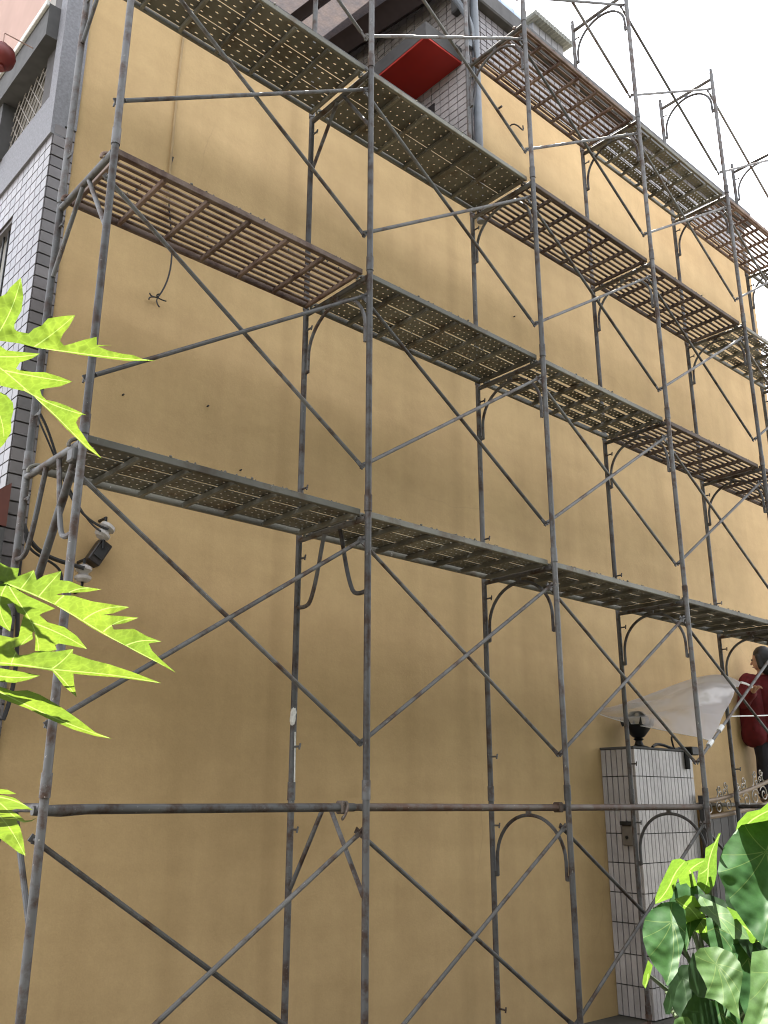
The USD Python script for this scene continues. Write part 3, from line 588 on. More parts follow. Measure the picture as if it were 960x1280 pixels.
m = box(-0.03, 0.03, -0.026, -0.02, -0.04, 0.05, 0.002); m.apply_transform(trimesh.transformations.rotation_matrix(0.5, (0, 1, 0))); part(jb, 'cover', m, 'cable', smooth=False)
wires = [('black wire slanting down past the tiled corner to the upper insulator', [at_y(40, 503, 1.0), at_y(75, 585, 1.05), at_y(102, 640, 1.06), i1+V(0, -0.05, 0)], 0.008),
         ('second black wire running beside it into the insulator', [at_y(42, 512, 0.98), at_y(78, 592, 1.04), at_y(120, 660, 1.05), i1+V(-0.05, -0.05, -0.02)], 0.006),
         ('thick black cable hanging from the corner to the lower insulator', [at_y(30, 655, 1.0), at_y(52, 690, 1.03), at_y(72, 700, 1.05), i2+V(-0.02, -0.05, 0.02)], 0.013),
         ('thin black cable looping below the thick one', [at_y(32, 668, 1.0), at_y(55, 698, 1.03), at_y(74, 712, 1.05), at_y(76, 730, 1.05)], 0.008),
         ('black cable running down the leftmost tile strip', [at_y(25, 700, 1.1), at_y(22, 760, 1.1), at_y(20, 830, 1.1), at_y(4, 900, 1.1)], 0.012)]
for lab, pts, r in wires:
    w = usdkit.mesh(stage, numbered('/World', 'wire'), tube(spline(pts, 30), r, 7), M['cable'], smooth=40); tag(w.GetPrim(), lab, 'wire', 'wires at the corner')

# ---------------------------------------------------------------- gate pillar with lamp and doorbell
px0, px1, py0, pzt = 5.72, 6.70, 0.80, 2.20
gp = thing('gate_pillar', 'white tiled gate pillar with dark joints standing against the ochre wall', 'pillar', (0, 0, 0))
part(gp, 'core', box(px0, px1, py0, WALL-0.002, 0.0, pzt), 'grout', smooth=False)
rowsz = 0.245
for (_, z, m) in tiles('x', py0, WALL-0.004, 0.0, pzt, 0.0583, rowsz, 0.010, px0, -1, thick=0.012): part(gp, 'tile', m, 'tile_w', smooth=False)
for (_, z, m) in tiles('y', px0-0.012, px1+0.012, 0.0, pzt, 0.0585, rowsz, 0.008, py0, -1, thick=0.012): part(gp, 'tile', m, 'tile_w', smooth=False)
part(gp, 'cap', box(px0-0.02, px1+0.02, py0-0.02, WALL-0.003, pzt, pzt+0.02, 0.004), 'dark_concrete', smooth=False)
q = at_y(799, 934, 0.97)
lm = thing('pillar_lamp', 'black bowl-shaped lamp on top of the tiled pillar', 'lamp', (q[0], 0.97, pzt+0.02))
part(lm, 'base', lathe([(0, 0), (0.09, 0), (0.09, 0.015), (0.045, 0.03), (0.03, 0.07), (0.05, 0.085), (0.03, 0.10), (0, 0.10)], 18), 'black_iron')
part(lm, 'bowl', lathe([(0.02, 0.09), (0.06, 0.11), (0.11, 0.17), (0.135, 0.215), (0.128, 0.215), (0.10, 0.175), (0.05, 0.125), (0.0, 0.11)], 22), 'black_iron')
for k in range(8):
    a = k*math.pi/4; c, s = math.cos(a), math.sin(a)
    part(lm, 'petal', tube(spline([(0.13*c, 0.13*s, 0.21), (0.15*c, 0.15*s, 0.25), (0.155*c, 0.155*s, 0.28)], 8), np.linspace(0.018, 0.004, 8), 6), 'black_iron')
part(lm, 'glass', lathe([(0.08, 0.17), (0.12, 0.22), (0.11, 0.29), (0.06, 0.34), (0.0, 0.35)], 18), 'lamp_glass')
q = at_y(783, 1040, 0.95); 
db = thing('doorbell', 'small tan doorbell box with dark top on the pillar side', 'doorbell', (px0-0.013, 0.90, 1.47))
part(db, 'case', box(-0.035, 0, -0.055, 0.055, -0.10, 0.07, 0.008), 'bell', smooth=False); part(db, 'hood', box(-0.05, 0, -0.06, 0.06, 0.07, 0.105, 0.006), 'black_iron', smooth=False)
part(db, 'button', tube([(-0.034, 0, -0.03), (-0.045, 0, -0.03)], 0.014, 10), 'black_iron')
ib = thing('iron_bracket', 'black twisted iron bracket lying along the pillar top', 'bracket')
part(ib, 'bar', [tube(spline([(px0+0.42, 0.86, pzt+0.03), (px0+0.6, 0.87, pzt+0.06), (px0+0.75, 0.86, pzt+0.035), (px0+0.93, 0.86, pzt+0.05)], 20), 0.014, 7)], 'black_iron')
part(ib, 'clip', [box(px1-0.10, px1+0.03, 0.72, 0.84, pzt-0.03, pzt+0.05, 0.01), tube(spline([(px1-0.2, 0.85, pzt+0.03), (px1-0.22, 0.85, pzt+0.14), (px1-0.15, 0.85, pzt+0.12)], 10), 0.010, 6), tube([(px1-0.12, 0.77, pzt-0.16), (px1-0.12, 0.77, pzt)], 0.025, 8)], 'black_iron')

# ---------------------------------------------------------------- gate with scrolls
GY = 0.748
gt = thing('garden_gate', 'dark metal gate with rising rail and curled iron scrollwork beside the pillar', 'gate')
def rail(x, base, rise): return base + rise*max(0, (x-6.72))**1.5
gxs = np.linspace(6.73, 9.4, 24)
low = lambda x: rail(x, 1.60, 0.085); top = lambda x: rail(x, 1.745, 0.125)
part(gt, 'lower_rail', tube([(x, GY, low(x)) for x in gxs], 0.024, 8), 'gate_rail'); part(gt, 'top_rail', tube([(x, GY, top(x)) for x in gxs], 0.022, 8), 'gate_rail')
for k in range(18):
    xa, xb = 6.75+k*0.146, 6.75+(k+1)*0.146-0.008
    m = box(xa, xb, GY-0.008, GY+0.012, 0.08, 1.0); vv = np.array(m.vertices); up = vv[:, 2] > 0.5
    vv[up, 2] = [low(x)-0.018 for x in vv[up, 0]]; m.vertices = vv
    part(gt, 'board', m, 'gate_panel', smooth=False)
part(gt, 'bottom_rail', box(6.73, 9.4, GY-0.02, GY+0.02, 0.05, 0.085), 'gate_panel', smooth=False)
part(gt, 'gate_post', box(6.715, 6.765, GY-0.025, GY+0.025, 0.0, 1.80), 'gate_panel', smooth=False)
def spiral(cx, cz, r, turns, a0, s): return [(cx+s*r*(1-0.8*t)*math.cos(a0+turns*2*math.pi*t), GY, cz+r*(1-0.8*t)*math.sin(a0+turns*2*math.pi*t)) for t in np.linspace(0, 1, 26)]
for k, x in enumerate(np.arange(6.86, 9.3, 0.19)):
    zt = top(x); zm = (low(x)+zt)/2; s = 1 if k % 2 else -1; hh_ = (zt-low(x))/2-0.01
    part(gt, 'scroll', tube(spiral(x, zm, min(hh_, 0.085), 1.4, 0.4, s), 0.0065, 6), 'scroll')
    hgt = 0.10+0.02*(k % 3) + 0.09*min(1, max(0, x-7.5))
    part(gt, 'finial', [tube(spline([(x-0.05*s, GY, zt), (x, GY, zt+hgt*0.5), (x-0.01*s, GY, zt+hgt*0.8)], 14), 0.0065, 6),
                        tube(spiral(x-0.01*s+0.035*s, zt+hgt*0.8, 0.04, 1.2, math.pi, s), 0.006, 6), tube(spiral(x+0.05*s, zt+0.045, 0.035, 1.2, -1.2, s), 0.006, 6)], 'scroll')
lg = thing('ledge', 'pale concrete ledge behind the gate on which the person stands', 'ledge')
part(lg, 'block', box(7.2, 10.2, 0.79, WALL-0.004, 0.0, 1.70, 0.01), 'ochre', smooth=False); part(lg, 'slab', box(7.18, 10.22, 0.785, WALL-0.003, 1.70, 1.735, 0.005), 'concrete', smooth=False)

# ---------------------------------------------------------------- person in red at the right edge
PC = V(8.68, 0.945, 1.735)
per = thing('person', 'person in dark red jacket and dark trousers handling the white plastic sheet', 'person', tuple(PC))
ux, fx = V(0.76, -0.65, 0)*1.0, V(-0.65, -0.76, 0)        # person's left-to-right in the picture, and the way they face
ux /= np.linalg.norm(ux); fx /= np.linalg.norm(fx)
def J(s, f_, z): return ux*s*0.92 + fx*f_ + V(0, 0, z)
hd_c = J(0.0, 0.05, 1.57)
hf = V(-0.08, 0.997, 0); hs = V(0.997, 0.08, 0)
sk = [((J(0, 0.0, 1.30), 0.06), (J(0, 0.03, 1.46), 0.052)), ((hd_c+V(0, 0, 0.03), 0.098), (hd_c+hf*0.02+V(0, 0, -0.04), 0.078)), ((hd_c+hf*0.045+V(0, 0, -0.07), 0.05), (hd_c+hf*0.05+V(0, 0, -0.045), 0.055)),
      ((J(0, 0.0, 1.28), 0.10), (J(0, 0.0, 0.95), 0.11))]
arms = []
for s, el_, ha in ((-1, (-0.31, 0.10, 1.08), (-0.30, 0.40, 1.19)), (1, (0.30, 0.06, 1.04), (0.06, 0.27, 1.06))):
    sh_ = J(s*0.19, 0.0, 1.33); e = J(*el_); h = J(*ha); arms.append((sh_, e, h))
    sk += [((J(0, 0, 1.28), 0.09), (sh_, 0.058)), ((sh_, 0.052), (e, 0.042)), ((e, 0.040), (h, 0.028))]
    d = (h-e)/np.linalg.norm(h-e); palm = h+d*0.07; side = np.cross(d, V(0, 0, 1)); side /= np.linalg.norm(side); nn = np.cross(side, d)
    sk += [((h, 0.026), (palm+side*0.022, 0.017)), ((h, 0.026), (palm-side*0.022, 0.017))]
    for i, ln_ in enumerate((0.066, 0.076, 0.070, 0.054)):
        b0 = palm+side*(0.030-0.020*i); b1 = b0+d*ln_*0.5-nn*0.012; b2 = b1+d*ln_*0.32-nn*0.028
        sk += [((b0, 0.0095), (b1, 0.0088)), ((b1, 0.0088), (b2, 0.0075))]
    t0 = h+d*0.025+side*0.030; t1 = t0+d*0.03+side*0.028-nn*0.01; t2 = t1+d*0.032-nn*0.008
    sk += [((h+d*0.01+side*0.012, 0.016), (t0, 0.012)), ((t0, 0.0115), (t1, 0.010)), ((t1, 0.010), (t2, 0.008))]
for s in (-1, 1):
    hp, kn, an = J(s*0.10, 0, 0.90), J(s*0.12, 0.05, 0.49), J(s*0.13, -0.02, 0.09)
    sk += [((J(0, 0, 0.95), 0.11), (hp, 0.085)), ((hp, 0.08), (kn, 0.052)), ((kn, 0.050), (an, 0.036)), ((an, 0.036), (an+fx*0.15+V(0, 0, -0.055), 0.028)), ((an, 0.036), (an+V(0, 0, -0.05), 0.034))]
sk += [((hd_c+hs*0.095+V(0, 0, -0.005), 0.018), (hd_c+hs*0.095+V(0, 0, -0.04), 0.014)), ((hd_c-hs*0.095+V(0, 0, -0.005), 0.018), (hd_c-hs*0.095+V(0, 0, -0.04), 0.014)),
       ((hd_c+hf*0.10+V(0, 0, 0.0), 0.012), (hd_c+hf*0.122+V(0, 0, -0.035), 0.015))]
body = part(per, 'body', hulls(sk, 0.012, 5), 'skin', smooth=True)
part(body, 'eye', [mv(trimesh.creation.icosphere(2, 0.011), *(hd_c+hf*0.098+hs*s*0.034+V(0, 0, 0.006))) for s in (-1, 1)], 'eye', smooth=True)
part(body, 'mouth', tube([hd_c+hf*0.103-hs*0.022+V(0, 0, -0.075), hd_c+hf*0.108+V(0, 0, -0.073), hd_c+hf*0.103+hs*0.022+V(0, 0, -0.075)], (0.004, 0.007, 0.004), 7), 'lip')
jk = [((J(-0.13, 0, 1.31), 0.10), (J(0.13, 0, 1.31), 0.10)), ((J(-0.14, 0, 1.25), 0.135), (J(-0.17, 0.02, 0.74), 0.165)), ((J(0.12, 0, 1.25), 0.125), (J(0.14, 0.02, 0.74), 0.155)), ((J(0, 0.02, 1.25), 0.135), (J(0, 0.03, 0.74), 0.165)), ((J(0, 0, 1.38), 0.072), (J(0, 0, 1.30), 0.10))]
for sh_, e, h in arms: jk += [((sh_, 0.088), (e, 0.072)), ((e, 0.072), (e+(h-e)*0.75, 0.056))]
jm = hulls(jk, 0.025, 6); vv = np.array(jm.vertices); nrm = np.array(jm.vertex_normals)
vv += nrm*((meshkit.fbm(vv*V(9, 9, 5), 3)-0.5)*0.045)[:, None]; jm.vertices = vv
part(per, 'jacket', jm, 'jacket', smooth=True)
tr_ = []
for s in (-1, 1): tr_ += [((J(0, 0, 0.88), 0.135), (J(s*0.10, 0, 0.82), 0.125)), ((J(s*0.10, 0, 0.84), 0.115), (J(s*0.12, 0.05, 0.49), 0.082)), ((J(s*0.12, 0.05, 0.49), 0.082), (J(s*0.13, -0.015, 0.10), 0.07))]
part(per, 'trousers', hulls(tr_, 0.025, 5), 'trousers', smooth=True)
for s in (-1, 1): part(per, 'shoe', hulls([((J(s*0.13, -0.05, 0.045), 0.042), (J(s*0.135, 0.14, 0.035), 0.036))], 0.02, 3), 'shoe', smooth=True)
hr = [((hd_c+V(0, 0, 0.055)-hf*0.02, 0.108), (hd_c+V(0, 0, 0.0)-hf*0.035, 0.104)), ((hd_c-hf*0.045, 0.095), (hd_c-hf*0.05+V(0, 0, -0.10), 0.075))] + [((hd_c+hs*s*0.08+V(0, 0, 0.03), 0.04), (hd_c+hs*s*0.085-hf*0.02+V(0, 0, -0.09), 0.034)) for s in (-1, 1)]
part(per, 'hair', hulls(hr, 0.02, 4), 'hair', smooth=True)

# ---------------------------------------------------------------- plastic sheet stretched from the brace to the wall
tope = [(748, 886, 1.13), (800, 872, 0.98), (845, 855, 0.78), (885, 844, 0.60), (912, 846, 0.52), (926, 853, 0.47)]
bote = [(750, 893, 1.13), (795, 906, 0.92), (830, 913, 0.66), (860, 919, 0.38), (884, 925, 0.10), (889, 927, 0.06)]
mide = [(749, 890, 1.13), (798, 885, 0.93), (840, 878, 0.66), (872, 880, 0.40), (900, 886, 0.20), (908, 886, 0.14)]
E3 = [spline([at_y(*q) for q in e], 90) for e in (tope, mide, bote)]
nu, nv = 90, 40; grid = np.zeros((nu, nv, 3)); haze = np.zeros((nu, nv))
for i in range(nu):
    g = spline([E3[0][i], E3[1][i], E3[2][i]], nv); u = i/(nu-1)
    for j in range(nv):
        vj = j/(nv-1)
        fold = (meshkit.fbm(V(u*2.2, vj*9+u*3, 0.3), 3)-0.5)*0.16*math.sin(math.pi*vj)*min(1, 4*u) + (0.016*math.sin(20*vj+6*u+3*meshkit.noise(V(u*4, vj*4, 7)))+0.035*(meshkit.fbm(V(u*6+vj*5, vj*16-u*8, 1.3), 3)-0.5))*min(1, 6*vj, 6*(1-vj))
        grid[i, j] = g[j] + V(-0.3, -0.5, 0.9)*fold
        haze[i, j] = np.clip(0.12+0.95*u**0.75+0.7*(meshkit.fbm(V(u*6, vj*8, 2), 3)-0.5), 0.06, 0.95)
idx = np.arange(nu*nv).reshape(nu, nv); fq = np.stack([idx[:-1, :-1], idx[1:, :-1], idx[1:, 1:], idx[:-1, 1:]], -1).reshape(-1, 4)
ps = thing('plastic_sheet', 'translucent white plastic sheet stretched between the brace and the wall above the pillar', 'plastic sheet')
fm = part(ps, 'film', trimesh.Trimesh(grid.reshape(-1, 3), np.vstack([fq[:, [0, 1, 2]], fq[:, [0, 2, 3]]]), process=False), 'film', smooth=True)
UsdGeom.PrimvarsAPI(UsdGeom.Mesh(fm)).CreatePrimvar('haze', Sdf.ValueTypeNames.FloatArray, 'vertex').Set([float(x) for x in haze.ravel()])
def brace_pt(t): return V(3*L, 0.045, Z0+H-HT+0.265) + (V(4*L, 0.045, Z0+H-HT+1.465)-V(3*L, 0.045, Z0+H-HT+0.265))*t
for t in (0.13, 0.24): part(ps, 'tape_wrap', tube([brace_pt(t-0.018), brace_pt(t+0.018)], 0.022, 10), 'tape')
part(ps, 'hem', tube(E3[2], 0.004, 5), 'tape'); part(ps, 'hem', tube(spline([at_y(926, 853, 0.47), at_y(933, 855, 0.5), at_y(940, 859, 0.55)], 8), 0.012, 6), 'tape')
part(ps, 'pull_cord', tube([brace_pt(0.335), at_y(968, 894, 0.55)], 0.007, 6), 'tape')

# ---------------------------------------------------------------- leaves
def leaf_mesh(poly, depth, normal, anchor, fold=(None, None, 0.0), bump=0.01, seed=0, step=3.2, veins=()):
    """A leaf blade of the given outline lying on a tilted plane at a distance of its own, curled, folded along its midrib and rippled."""
    pg = Polygon(poly).buffer(0)
    if pg.geom_type != 'Polygon': pg = max(pg.geoms, key=lambda g: g.area)
    edge = pg.exterior.segmentize(step); pts = [c for c in edge.coords[:-1]]
    x0, y0, x1, y1 = pg.bounds; inn = pg.buffer(-step*0.45)
    for i, y in enumerate(np.arange(y0, y1, step)):
        for x in np.arange(x0+(i % 2)*step/2, x1, step):
            if inn.contains(Point(x, y)): pts.append((x, y))
    lines = []                                   # vein lines become rows of points of the blade, so that they are drawn sharp
    for vn in veins:
        c = spline(np.array([(*a, 0) for a in vn], float), 2+int(sum(math.dist(a, b) for a, b in zip(vn[:-1], vn[1:]))/1.6))[:, :2]
        t_ = np.gradient(c, axis=0); t_ /= np.maximum(np.linalg.norm(t_, axis=1, keepdims=True), 1e-9); lines.append((c, np.stack([-t_[:, 1], t_[:, 0]], 1)))
    near = [(x, y) for c, _ in lines for x, y in c]
    if near:
        from scipy.spatial import cKDTree
        d_ = cKDTree(near).query(np.array(pts))[0]; ne = len(edge.coords)-1
        pts = [q for i, q in enumerate(pts) if i < ne or d_[i] > 1.9]
    at_ = [0.0]*len(pts); safe = pg.buffer(-0.25)
    for c, nn_ in lines:
        for i, (q, o) in enumerate(zip(c, nn_)):
            wv = 1.05*(1-0.6*i/len(c))
            for k_, val in ((0, 1.0), (-wv, 0.0), (wv, 0.0)):
                e_ = q+o*k_
                if safe.contains(Point(*e_)): pts.append(tuple(e_)); at_.append(val)
    P2 = np.array(pts); tri = Delaunay(P2).simplices
    c = P2[tri].mean(1); big = pg.buffer(0.05); tri = tri[[big.contains(Point(*q)) for q in c]]
    n = V(*normal); n /= np.linalg.norm(n); A = at_d(anchor[0], anchor[1], depth)
    def lift_(uv):
        d = ray(*uv); t = ((A-CAM)@n)/(d@n); t = np.clip(t, depth*0.72, depth*1.35); P = CAM+d*t
        rel = (np.array(uv)-np.array(anchor))
        w = (meshkit.fbm(V(uv[0]*0.022, uv[1]*0.022, seed*3.7), 3)-0.5)*bump*2.2
        if fold[0] is not None:
            a, b = np.array(fold[0], float), np.array(fold[1], float); t_ = (b-a)/np.linalg.norm(b-a); r = np.array(uv)-a
            s = abs(t_[0]*r[1]-t_[1]*r[0]); w += fold[2]*s*0.001
            w += 0.0010*math.sin(0.42*(r@t_) + 0.22*s)*min(1, s/6)      # side-vein ripples
        return P + (P-CAM)/np.linalg.norm(P-CAM)*w
    v3 = np.array([lift_(q) for q in P2]); fn = np.cross(v3[tri[:, 1]]-v3[tri[:, 0]], v3[tri[:, 2]]-v3[tri[:, 0]])
    flip = (fn@n) < 0; tri[flip] = tri[flip][:, ::-1]
    return trimesh.Trimesh(v3, tri, process=False), lift_, at_
def add_leaf(plant, polys, depth, normal, anchor, mat, veins, fold=None, bump=0.012, seed=0, vr=0.0022, vmat='vein', label=None, step=3.2):
    ms = []; lf = None; va = []
    fo = fold or ((veins[0][0], veins[0][-1], 0.5) if veins else (None, None, 0))
    for pl in polys:
        m, lf, a_ = leaf_mesh(pl, depth, normal, anchor, fo, bump, seed, step, veins); ms.append(m); va += list(a_)
    lp_ = part(plant, 'leaf', ms, mat, smooth=True, label=label)
    UsdGeom.PrimvarsAPI(UsdGeom.Mesh(lp_)).CreatePrimvar('vein', Sdf.ValueTypeNames.FloatArray, 'vertex').Set([float(x)*0.75 for x in va])
    return lf
S4 = lambda pts, s, ox, oy: [(x/s+ox, y/s+oy) for x, y in pts]

# two garden trees behind the photographer, between the lane and the house opposite
def garden_tree(x, y, h, rx, ry, rz, label, seed, name='garden_tree', at=0.78, n=2600):
    g = np.random.default_rng(seed)
    t = thing(name, label, 'tree' if name == 'garden_tree' else 'shrub', (x, y, 0), 'trees behind the photographer' if name == 'garden_tree' else 'shrubs beside the photographer')
    part(t, 'trunk', [tube(spline([(0, 0, 0), (0.08, 0.05, h*0.3), (0, 0.1, h*0.55), (0.05, 0, h*0.9)], 14), np.linspace(0.16, 0.05, 14), 10)] +
         [tube(spline([(0, 0.05, h*0.45), (0.5*rx*math.cos(a), 0.5*ry*math.sin(a), h*0.62), (0.8*rx*math.cos(a), 0.8*ry*math.sin(a), h*0.8)], 10), np.linspace(0.07, 0.015, 10), 7) for a in (0.3, 1.5, 2.8, 4.1, 5.3)], 'bark')
    d = g.normal(size=(n*3, 3)); d /= np.linalg.norm(d, axis=1, keepdims=True); P = d*(g.random((n*3, 1))**0.4)
    P = P[meshkit.noise(P*2.3+seed*5) > 0.42][:n]*V(rx, ry, rz)+V(0, 0, h*at)
    v = []; f = []
    for k, c in enumerate(P):
        a = g.normal(size=3); a /= np.linalg.norm(a); b = np.cross(a, g.normal(size=3)); b /= np.linalg.norm(b); l = g.uniform(0.13, 0.24)
        v += [c-a*l, c+b*l*0.38, c+a*l, c-b*l*0.38]; f += [[4*k, 4*k+1, 4*k+2], [4*k, 4*k+2, 4*k+3]]
    part(t, 'crown', trimesh.Trimesh(v, f, process=False), 'taro', smooth=False, kind='stuff')
for q in ((-4.6, -5.9, 8.0, 2.4, 1.7, 2.9, 'leafy garden tree behind the photographer on the left', 3), (0.6, -6.0, 8.4, 2.8, 1.7, 3.1, 'leafy garden tree behind the photographer', 4), (5.2, -5.4, 8.0, 2.4, 1.9, 3.0, 'leafy garden tree on the right, outside the picture', 5)): garden_tree(*q)

for q in ((4.4, -3.4, 2.8, 1.4, 1.0, 1.4, 'dense green shrub right of the broad-leaved plant', 6), (7.6, -2.6, 3.0, 1.5, 1.0, 1.5, 'dense green shrub near the garden gate', 7), (-4.2, -1.7, 3.0, 1.4, 1.0, 1.5, 'dense green shrub left of the papaya', 8)): garden_tree(*q, name='garden_shrub', at=0.52, n=3000)

# papaya on the left, its leaves seen from below against the light
pap = thing('papaya_plant', 'papaya plant at the left edge with bright green deeply lobed leaves', 'plant')
P1 = [(196, 451), (179, 449), (167, 444), (152, 442), (135, 438), (122, 433), (166, 430), (145, 432), (121, 431), (121, 421), (104, 425), (88, 430), (80, 432), (75, 426), (79, 417), (86, 409), (94, 394), (79, 395), (60, 398), (52, 407), (42, 411), (36, 417), (21, 414), (18, 411), (18, 405), (27, 388), (29, 371), (28, 359), (26, 347), (12, 360), (8, 367), (0, 371), (-20, 380), (-45, 405), (-45, 424), (0, 426), (23, 429), (48, 435), (79, 440), (104, 444), (133, 448), (158, 451)]
P2_ = [(50, 442), (27, 440), (8, 438), (0, 432), (-40, 424), (-45, 482), (0, 482), (17, 486), (31, 489), (42, 495), (54, 507), (69, 521), (83, 536), (94, 546), (108, 560), (127, 573), (118, 562), (112, 556), (105, 545), (98, 535), (95, 528), (98, 522), (103, 518), (108, 519), (100, 515), (83, 507), (69, 502), (58, 500), (52, 494), (50, 487), (60, 485), (75, 483), (90, 477), (75, 471), (55, 465), (40, 465), (25, 463), (20, 461), (25, 453), (40, 448)]
P3 = [(-45, 480), (0, 490), (8, 494), (16, 503), (17, 512), (14, 525), (14, 540), (5, 555), (0, 560), (-45, 570)]
up_n = (-0.10, 0.42, 0.90)
la = add_leaf(pap, [P1, P2_, P3], 1.45, up_n, (0, 440), 'papaya',
    [[(-40, 420), (20, 431), (80, 439), (135, 446), (185, 450)], [(-40, 440), (0, 460), (35, 489), (70, 520), (100, 550), (120, 567)], [(42, 434), (66, 417), (90, 397)], [(-10, 428), (10, 395), (25, 352)], [(5, 463), (30, 468), (84, 477)], [(-10, 445), (12, 446), (48, 443)], [(30, 487), (60, 503), (100, 517)], [(-40, 470), (0, 520), (5, 545)]], seed=1, bump=0.03)
Qa = S4([(-60, 60), (-60, 20), (0, 15), (50, 40), (105, 45), (95, 90), (185, 55), (200, 110), (240, 85), (335, 60), (325, 110), (380, 115), (450, 145), (555, 160), (470, 175), (340, 180), (300, 190), (400, 195), (500, 225), (600, 240), (705, 257), (620, 290), (560, 300), (650, 305), (755, 315), (680, 345), (610, 355), (620, 380), (730, 375), (800, 415), (880, 445), (810, 455), (830, 495), (880, 545), (960, 615), (860, 560), (760, 510), (680, 465), (600, 425), (500, 370), (400, 305), (300, 245), (200, 200), (100, 160), (40, 140), (-60, 150)], 4.364, 0, 700)
Qb = S4([(40, 130), (150, 195), (250, 240), (300, 265), (230, 290), (215, 300), (260, 340), (350, 365), (420, 415), (475, 485), (400, 470), (320, 455), (300, 465), (310, 490), (250, 500), (190, 495), (195, 430), (185, 390), (150, 430), (100, 425), (120, 330), (130, 300), (95, 285), (75, 235), (40, 240), (60, 280), (65, 330), (55, 390), (0, 355), (-60, 350), (-60, 130)], 4.364, 0, 700)
lb = add_leaf(pap, [Qa, Qb], 1.35, (-0.05, 0.40, 0.91), (9, 729), 'papaya',
    [S4([(40, 130), (200, 195), (400, 300), (600, 420), (760, 505), (940, 605)], 4.364, 0, 700), S4([(45, 135), (110, 240), (170, 340), (205, 440), (210, 490)], 4.364, 0, 700), S4([(210, 200), (270, 130), (330, 65)], 4.364, 0, 700), S4([(300, 240), (420, 160), (545, 161)], 4.364, 0, 700), S4([(450, 330), (560, 270), (700, 258)], 4.364, 0, 700), S4([(560, 395), (640, 340), (745, 317)], 4.364, 0, 700), S4([(690, 465), (780, 440), (870, 445)], 4.364, 0, 700), S4([(170, 340), (300, 390), (470, 482)], 4.364, 0, 700), S4([(40, 130), (0, 220), (50, 380)], 4.364, 0, 700), S4([(110, 160), (150, 110), (183, 60)], 4.364, 0, 700)], seed=2, bump=0.03)
Qd = S4([(-60, 400), (0, 410), (70, 425), (120, 415), (175, 400), (180, 430), (130, 460), (75, 480), (100, 520), (150, 515), (220, 495), (300, 500), (400, 485), (395, 510), (500, 545), (600, 570), (720, 610), (880, 672), (750, 655), (640, 640), (500, 630), (400, 620), (405, 680), (418, 748), (350, 690), (285, 605), (200, 590), (100, 580), (0, 575), (-60, 565)], 4.364, 0, 700)
Qe = S4([(-60, 575), (0, 590), (60, 600), (120, 610), (220, 630), (150, 655), (80, 670), (20, 665), (-60, 660)], 4.364, 0, 700)
Qf = S4([(-60, 655), (0, 690), (70, 715), (150, 710), (220, 735), (330, 800), (430, 870), (520, 940), (610, 975), (520, 960), (400, 925), (250, 860), (150, 810), (0, 755), (-60, 735)], 4.364, 0, 700)
lc = add_leaf(pap, [Qd, Qe, Qf], 1.22, (-0.12, 0.34, 0.93), (-10, 840), 'papaya',
    [S4([(-60, 560), (100, 570), (280, 595), (500, 615), (700, 640), (870, 670)], 4.364, 0, 700), S4([(-60, 690), (80, 760), (250, 840), (430, 915), (600, 972)], 4.364, 0, 700), S4([(280, 595), (340, 550), (395, 490)], 4.364, 0, 700), S4([(290, 600), (350, 660), (414, 742)], 4.364, 0, 700), S4([(60, 570), (110, 470), (172, 410)], 4.364, 0, 700), S4([(-60, 620), (60, 640), (200, 633)], 4.364, 0, 700)], seed=3, bump=0.03)
Ra = S4([(-300, 250), (0, 280), (100, 290), (220, 345), (120, 350), (0, 345), (-300, 340)], 10.667, 0, 960)
Rb = S4([(-300, 340), (0, 360), (100, 375), (200, 400), (300, 470), (440, 560), (330, 552), (220, 545), (150, 560), (270, 640), (330, 700), (420, 695), (510, 655), (420, 712), (320, 728), (220, 700), (270, 800), (310, 950), (340, 1170), (250, 1130), (150, 1050), (0, 940), (-300, 900)], 10.667, 0, 960)
ld = add_leaf(pap, [Ra, Rb], 1.15, (-0.05, 0.10, 0.99), (-10, 1020), 'papaya', [S4([(-300, 420), (0, 470), (150, 610), (310, 718), (500, 658)], 10.667, 0, 960), S4([(-200, 500), (50, 700), (220, 950), (330, 1160)], 10.667, 0, 960), S4([(-100, 380), (200, 440), (430, 555)], 10.667, 0, 960)], seed=4, step=2.0)
tb_ = at_d(-260, 1000, 1.5); tb_[2] = 0.0; tt = V(tb_[0]+0.03, tb_[1]+0.05, 2.3)
part(pap, 'trunk', tube(spline([tb_, (tb_+tt)/2+V(0.02, -0.02, 0), tt], 16), np.linspace(0.07, 0.045, 16), 12), 'bark')
for lf, e in ((la, (-40, 425)), (lb, (2, 728)), (lc, (-50, 835)), (ld, (-27, 1000))):
    q = lf(e); part(pap, 'petiole', tube(spline([tt-V(0, 0, 0.1), (tt+q)/2+V(0, 0, 0.10), q], 16), np.linspace(0.010, 0.0045, 16), 7), 'stem')

